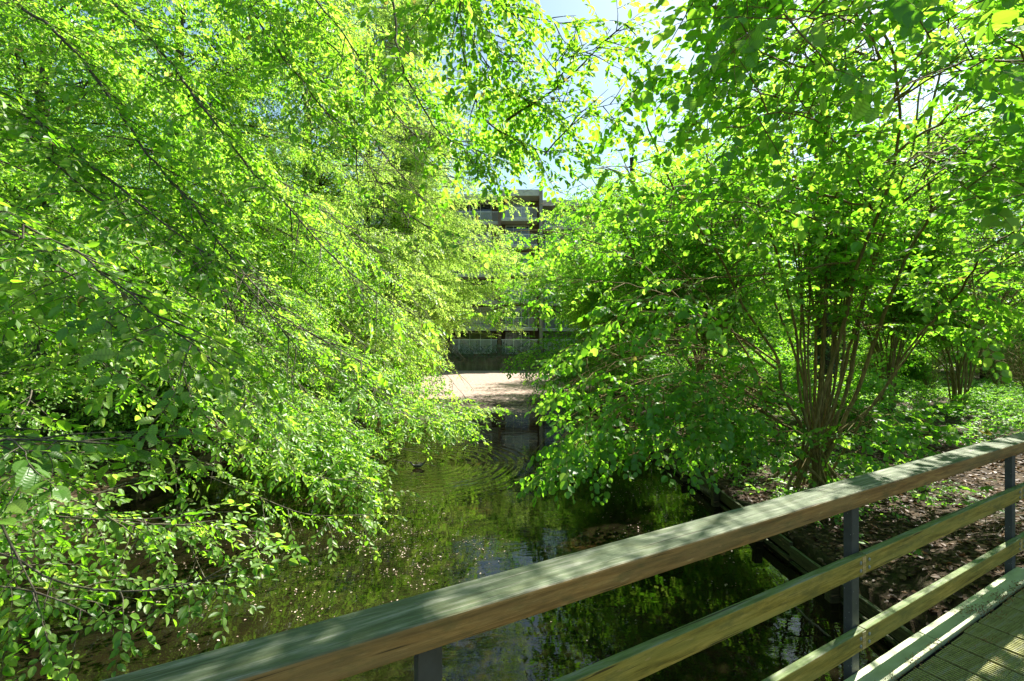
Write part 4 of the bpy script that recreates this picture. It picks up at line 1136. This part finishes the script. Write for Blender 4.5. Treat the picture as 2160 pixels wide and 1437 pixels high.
bush('bush of fresh leaves below the upright hazel stems', 9.2, 16.4, 2.0, HAZEL, group='undergrowth shrubs on the right bank')
bush('bush behind the hazel clump at far right, above the sunlit ground plants', 17.5, 16.0, 2.6, HAZEL, group='undergrowth shrubs on the right bank')
bush('bush at the right frame edge behind the bridge end', 16.5, 11.0, 2.0, HAZEL, group='undergrowth shrubs on the right bank')
bush('bush between the large hazel and the ivy clad trunk', 7.6, 11.3, 1.7, HAZEL, group='undergrowth shrubs on the right bank')
bush('bush on the right bank just beyond the overhanging hazel limbs', 4.7, 10.3, 1.7, HAZEL, group='undergrowth shrubs on the right bank')
bush('bush on the right bank beneath the hazel that leans over the water', 5.0, 14.6, 2.2, HAZEL, group='undergrowth shrubs on the right bank')
bush('bush by the right water edge under the mid bank hazel', 4.3, 20.5, 1.6, HAZEL, group='undergrowth shrubs on the right bank')
bush('bush by the right water edge at the far end of the revetment', 4.5, 29.0, 2.0, HAZEL, group='undergrowth shrubs on the right bank')
bush('tall bush between the two slanting hazel clumps, behind the sunlit plants', 16.6, 18.8, 3.4, HAZEL, n=22, group='undergrowth shrubs on the right bank')
bush('bush right behind the upright hazel stems hiding the wood floor', 13.0, 17.8, 2.9, HAZEL, n=22, group='undergrowth shrubs on the right bank')
bush('tall bush behind the sunlit ground plants near the right frame edge', 19.5, 19.0, 3.2, HAZEL, group='undergrowth shrubs on the right bank')
bush('bush filling the gap between the slanting hazel stems and the right frame edge', 22.5, 21.0, 3.4, HAZEL, group='undergrowth shrubs on the right bank')
bush('bush behind the upright hazel stems in the deep right wood', 15.5, 20.0, 3.0, HAZEL, group='undergrowth shrubs on the right bank')
bush('bush screening the wood left of the upright hazel stems', 9.8, 20.5, 3.0, HAZEL, group='undergrowth shrubs on the right bank')
def wood_mass(n=26000):
    a = rng.random(n); xs = np.where(rng.random(n) < .5, rng.uniform(-75, -13, n), rng.uniform(12, 75, n))
    y = 41.5 - np.abs(xs) * .42 + rng.normal(0, 1.6, n) + 4
    top = 9 + 2.5 * np.sin(xs * .5) + 1.5 * np.sin(xs * 1.3 + 1)
    z = .6 + rng.random(n) * top
    d = rng.normal(0, 1, (n, 3)); d[:, 2] -= .2; d /= np.linalg.norm(d, axis=1)[:, None]
    nr = np.tile(UP, (n, 1)) + rng.normal(0, .35, (n, 3)); nr -= d * np.sum(nr * d, 1)[:, None]; nr /= np.linalg.norm(nr, axis=1)[:, None]
    leaf, _ = assemble((np.stack([xs, y, z], 1), d, nr, rng.uniform(2.0, 3.2, n)), TW_FAR, .75, (0, 0, 0), .1, stems=False, holes=False)
    o = link('distant_wood', leaf, HORN); o['kind'] = 'stuff'
wood_mass()

# ------------------------------------------------------------------ ground cover, litter, seedlings
def cover(name, xs, ys, hgt, n, mat, scale, kind='stuff'):
    x = rng.uniform(*xs, n); y = rng.uniform(*ys, n)
    cl = np.sin(x * 1.1 + 2) * np.sin(y * .9) + rng.normal(0, .5, n)
    k = cl > -.35; x = x[k]; y = y[k]; n = len(x)
    z = ground_h(x, y) + rng.random(n) * hgt
    a = rng.uniform(0, 6.28, n); d = np.stack([np.cos(a), np.sin(a), rng.normal(.15, .25, n)], 1); d /= np.linalg.norm(d, axis=1)[:, None]
    nr = np.tile(UP, (n, 1)) + rng.normal(0, .25, (n, 3)); nr -= d * np.sum(nr * d, 1)[:, None]; nr /= np.linalg.norm(nr, axis=1)[:, None]
    leaf, _ = assemble((np.stack([x, y, z], 1), d, nr, rng.uniform(.7, 1.3, n) * scale), TW_FAR, .75, (0, 0, 0), stems=False, holes=False)
    o = link(name, leaf, mat); o['kind'] = kind
cover('ground_cover', (10.2, 26), (7.5, 22), .42, 9000, HERB, .75)
cover('ground_cover', (-22, -8.6), (8.5, 26), .35, 6000, HERB, .8)
cover('ground_cover', (5.4, 10.2), (9.5, 22), .2, 1300, HERB, .7)

cover('ground_cover', (3.7, 6.6), (6.2, 13), .22, 900, HERB, .55)
cover('ground_cover', (-10.5, -6.8), (5.5, 10), .22, 500, HERB, .55)

def litter(n, xs, ys, s0, s1):
    x = rng.uniform(*xs, n); y = rng.uniform(*ys, n)
    z = ground_h(x, y); k = z > .15; k &= ~((-x * math.sin(ANG) + y * math.cos(ANG) < 1.42) & (x * math.cos(ANG) + y * math.sin(ANG) < 7.4))
    return [np.array(p) for p in zip(x[k], y[k], z[k] + .012)]
lp = litter(16000, (3.5, 11), (2.5, 11), 0, 0) + litter(2500, (-12.5, -6.55), (6.5, 13), 0, 0)
bits('leaf_litter', lp, [random.uniform(.04, .085) for _ in lp], LITTER, flat=True, quad=True)

pts = []; sz = []
def on_water(px, py): 
    Y = CAM[2] / ((py - 718) / F); return np.array(((px - 1080) / F * Y, Y, .004))
for cx, cy, sx, sy, n in ((850, 1140, 70, 45, 330), (960, 1200, 60, 40, 130), (700, 1060, 90, 60, 200), (1000, 1130, 50, 30, 60), (560, 1180, 120, 40, 120), (1300, 1010, 110, 60, 260), (1450, 1060, 80, 60, 200), (1020, 880, 90, 25, 260), (880, 890, 60, 30, 160), (400, 1290, 120, 40, 70), (1250, 1260, 120, 60, 60), (650, 1230, 160, 50, 120)):
    cc = (cx, cy)
    for i in range(int(n * 1.5)):
        if i % 14 == 0: cc = (random.gauss(cx, sx), random.gauss(cy, sy))
        lone = random.random() < .25
        py = random.gauss(cy, sy) if lone else random.gauss(cc[1], 7)
        if py < 800: continue
        p = on_water(random.gauss(cx, sx) if lone else random.gauss(cc[0], 22), py)
        if -6.4 < p[0] < 3.35: pts.append(p); sz.append(random.uniform(.010, .028))
bits('fallen_petals', pts, sz, PETAL, flat=True, quad=True)

def seedling(label, x, y, h, n, size):
    z = float(ground_h(x, y)); b = np.array((x, y, z))
    root = thing('seedling', label, 'seedling', tuple(b), 0, 'seedlings on the right bank')
    tb = []; pos = []; d_ = []; nr = []; sc = []
    top = b + np.array((random.gauss(0, .04), random.gauss(0, .04), h))
    tb.append((np.array([b - (0, 0, .02), (b + top) / 2 + np.array((.01, .01, 0)), top]), np.array([.004, .003, .002])))
    V = []; L = []; N = []; T = []
    tv = []; 
    # five lobed leaf
    lob = [(0, 0)]
    for k in range(-2, 3):
        a = k * .62; l = 1 - .18 * abs(k)
        lob += [(.5 * math.cos(a - .3), .5 * math.sin(a - .3)), (l * math.cos(a), l * math.sin(a))]
    lob.append((.5 * math.cos(2 * .62 + .3), .5 * math.sin(2 * .62 + .3)))
    loc = np.array([(u, v, -.12 * (u * u + v * v)) for u, v in lob])
    for k in range(n):
        f = .35 + .65 * k / max(1, n - 1); a = k * 2.4 + random.uniform(-.4, .4)
        p0 = b + (top - b) * f; l = size * random.uniform(.6, 1.3)
        p1 = p0 + np.array((math.cos(a), math.sin(a), random.uniform(.1, .5))) * l
        tb.append((np.array([p0, (p0 + p1) / 2 + np.array((0, 0, .01)), p1]), np.array([.002, .0015, .0012])))
        M = np.array(Matrix.Rotation(a, 3, 'Z') @ Matrix.Rotation(random.uniform(-.1, .5), 3, 'Y') @ Matrix.Rotation(random.gauss(0, .3), 3, 'X'))
        s0_ = len(V); V += [tuple(p1 + (M @ v) * size * random.uniform(.9, 1.1) - b) for v in loc]
        for i in range(1, len(lob) - 1): L += [s0_, s0_ + i, s0_ + i + 1]; N.append(3)
        T += [random.uniform(.2, .8)] * len(lob)
    link('stalk', tubes_mesh('stalk', tb, 5, b), BARK_HAZEL, root)
    link('leaves', np_mesh('leaves', np.array(V), np.array(L), N, np.array(T)), HERB, root)
seedling('small seedling just behind the top rail left of the middle post', 4.05, 5.75, .30, 5, .085)
seedling('seedling with lobed leaves between the revetment and the middle post', 3.78, 5.05, .34, 8, .08)
seedling('low seedling close beside the left face of the middle post', 4.05, 4.9, .22, 6, .085)
seedling('taller seedling with broad leaves seen between top and middle rail left of the far post', 5.6, 5.6, .5, 9, .13)
seedling('seedling seen under the middle rail beside the far post', 5.35, 4.85, .28, 6, .10)
seedling('seedling behind the top rail below the large hazel', 5.0, 6.6, .34, 7, .09)

def stick(label, pts_, r):
    q = resample(np.array(pts_, float), .05); q += np.cumsum(rng.normal(0, .004, q.shape), axis=0)
    o = link('fallen_stick', tubes_mesh('fallen_stick', [(q, taper(len(q), r, r * .4))], 6, q[0]), BARK_HORN)
    o.location = tuple(q[0]); tag(o, label, 'stick')
stick('bare stick leaning out of the dark water below the middle rail', [(2.95, 4.25, -.05), (2.75, 4.5, .12), (2.68, 4.75, .22), (2.7, 5.0, .26)], .012)
stick('pale curved stick lying on the litter right of the middle post', [(5.0, 5.0, .55), (5.35, 5.2, .6), (5.75, 5.45, .6)], .008)
stick('mossy log lying at the water edge below the large hazel', [(3.35, 8.6, .05), (3.5, 7.6, .16), (3.62, 6.9, .25)], .055)

# ------------------------------------------------------------------ the bird
def bird():
    d = duckpos(); root = thing('water_bird', 'small black water bird with a pale bill swimming towards the left', 'bird', tuple(d))
    me = bpy.data.meshes.new('body'); bm = bmesh.new()
    # facing -x: breast, back and raised tail, then the neck and head forward
    P_ = [((.175, 0, .150), .008), ((.135, 0, .105), .022), ((.07, 0, .055), .044), ((0, 0, .036), .052), ((-.06, 0, .042), .040), ((-.105, 0, .070), .021), ((-.128, 0, .108), .018), ((-.150, 0, .128), .025), ((-.172, 0, .124), .013)]
    vs = [bm.verts.new(p) for p, _ in P_]
    for a, b in zip(vs, vs[1:]): bm.edges.new((a, b))
    bm.to_mesh(me); bm.free()
    ob = link('body', me, plain('black_plumage', (.012, .012, .014), .55, .3, 30), root)
    sk = ob.modifiers.new('skin', 'SKIN'); ob.modifiers.new('sub', 'SUBSURF').levels = 2
    ob.modifiers['sub'].render_levels = 2
    for i, (_, r_) in enumerate(P_): me.skin_vertices[0].data[i].radius = (r_ * (.95), r_ * .85)
    me.skin_vertices[0].data[3].use_root = True
    bk = MB(); bk.add([(-.176, 0, .134), (-.176, .009, .124), (-.176, 0, .115), (-.176, -.009, .124), (-.212, 0, .117)], [(0, 1, 4), (1, 2, 4), (2, 3, 4), (3, 0, 4), (0, 3, 2, 1)])
    bk.build('bill', plain('pale_bill', (.7, .6, .5), .5), root)
    fl = MB()
    for s in (1, -1): fl.add([(.13, s * .024, .10), (.07, s * .047, .058), (0, s * .053, .050), (.06, s * .044, .078)], [(0, 1, 2, 3)])
    fl.build('flank_feathers', plain('grey_feathers', (.22, .23, .27), .6), root)
    root.rotation_euler = (0, 0, R(12))
bird()

# ------------------------------------------------------------------ light, sky, camera
w = bpy.data.worlds.new('World'); scn.world = w; w.use_nodes = True
nt = w.node_tree; nt.nodes.clear()
sky = nt.nodes.new('ShaderNodeTexSky'); sky.sky_type = 'NISHITA'; sky.sun_disc = False
sky.sun_elevation = R(50); sky.sun_rotation = R(45); sky.air_density = 1.0; sky.dust_density = 1.0; sky.ozone_density = 1.0
bg = nt.nodes.new('ShaderNodeBackground'); bg.inputs[1].default_value = 0.06
wo = nt.nodes.new('ShaderNodeOutputWorld')
hs = nt.nodes.new('ShaderNodeHueSaturation'); hs.inputs['Saturation'].default_value = .95; hs.inputs['Hue'].default_value = .472
nt.links.new(sky.outputs[0], hs.inputs['Color']); nt.links.new(hs.outputs[0], bg.inputs[0]); nt.links.new(bg.outputs[0], wo.inputs[0])
sl = bpy.data.lights.new('sun', 'SUN'); sl.energy = 5.0; sl.angle = R(.53); sl.color = (1.0, .95, .86)
so = bpy.data.objects.new('sun', sl); C.objects.link(so)
so.rotation_euler = Vector(SUN).to_track_quat('Z', 'Y').to_euler()
cd = bpy.data.cameras.new('camera'); cd.sensor_width = 36; cd.lens = 36 * F / 2160; cd.clip_start = .05; cd.clip_end = 1000
co = bpy.data.objects.new('camera', cd); C.objects.link(co); co.location = tuple(CAM); co.rotation_euler = (R(90), 0, 0)
scn.camera = co
scn.view_settings.view_transform = 'Standard'; scn.view_settings.look = 'None'; scn.view_settings.gamma = 1
scn.view_settings.exposure = 1.9
scn.render.engine = 'CYCLES'
cy = scn.cycles
cy.max_bounces = 8; cy.diffuse_bounces = 5; cy.glossy_bounces = 3; cy.transmission_bounces = 4
cy.sample_clamp_indirect = 6; cy.use_denoising = True
cy.caustics_reflective = False; cy.caustics_refractive = False
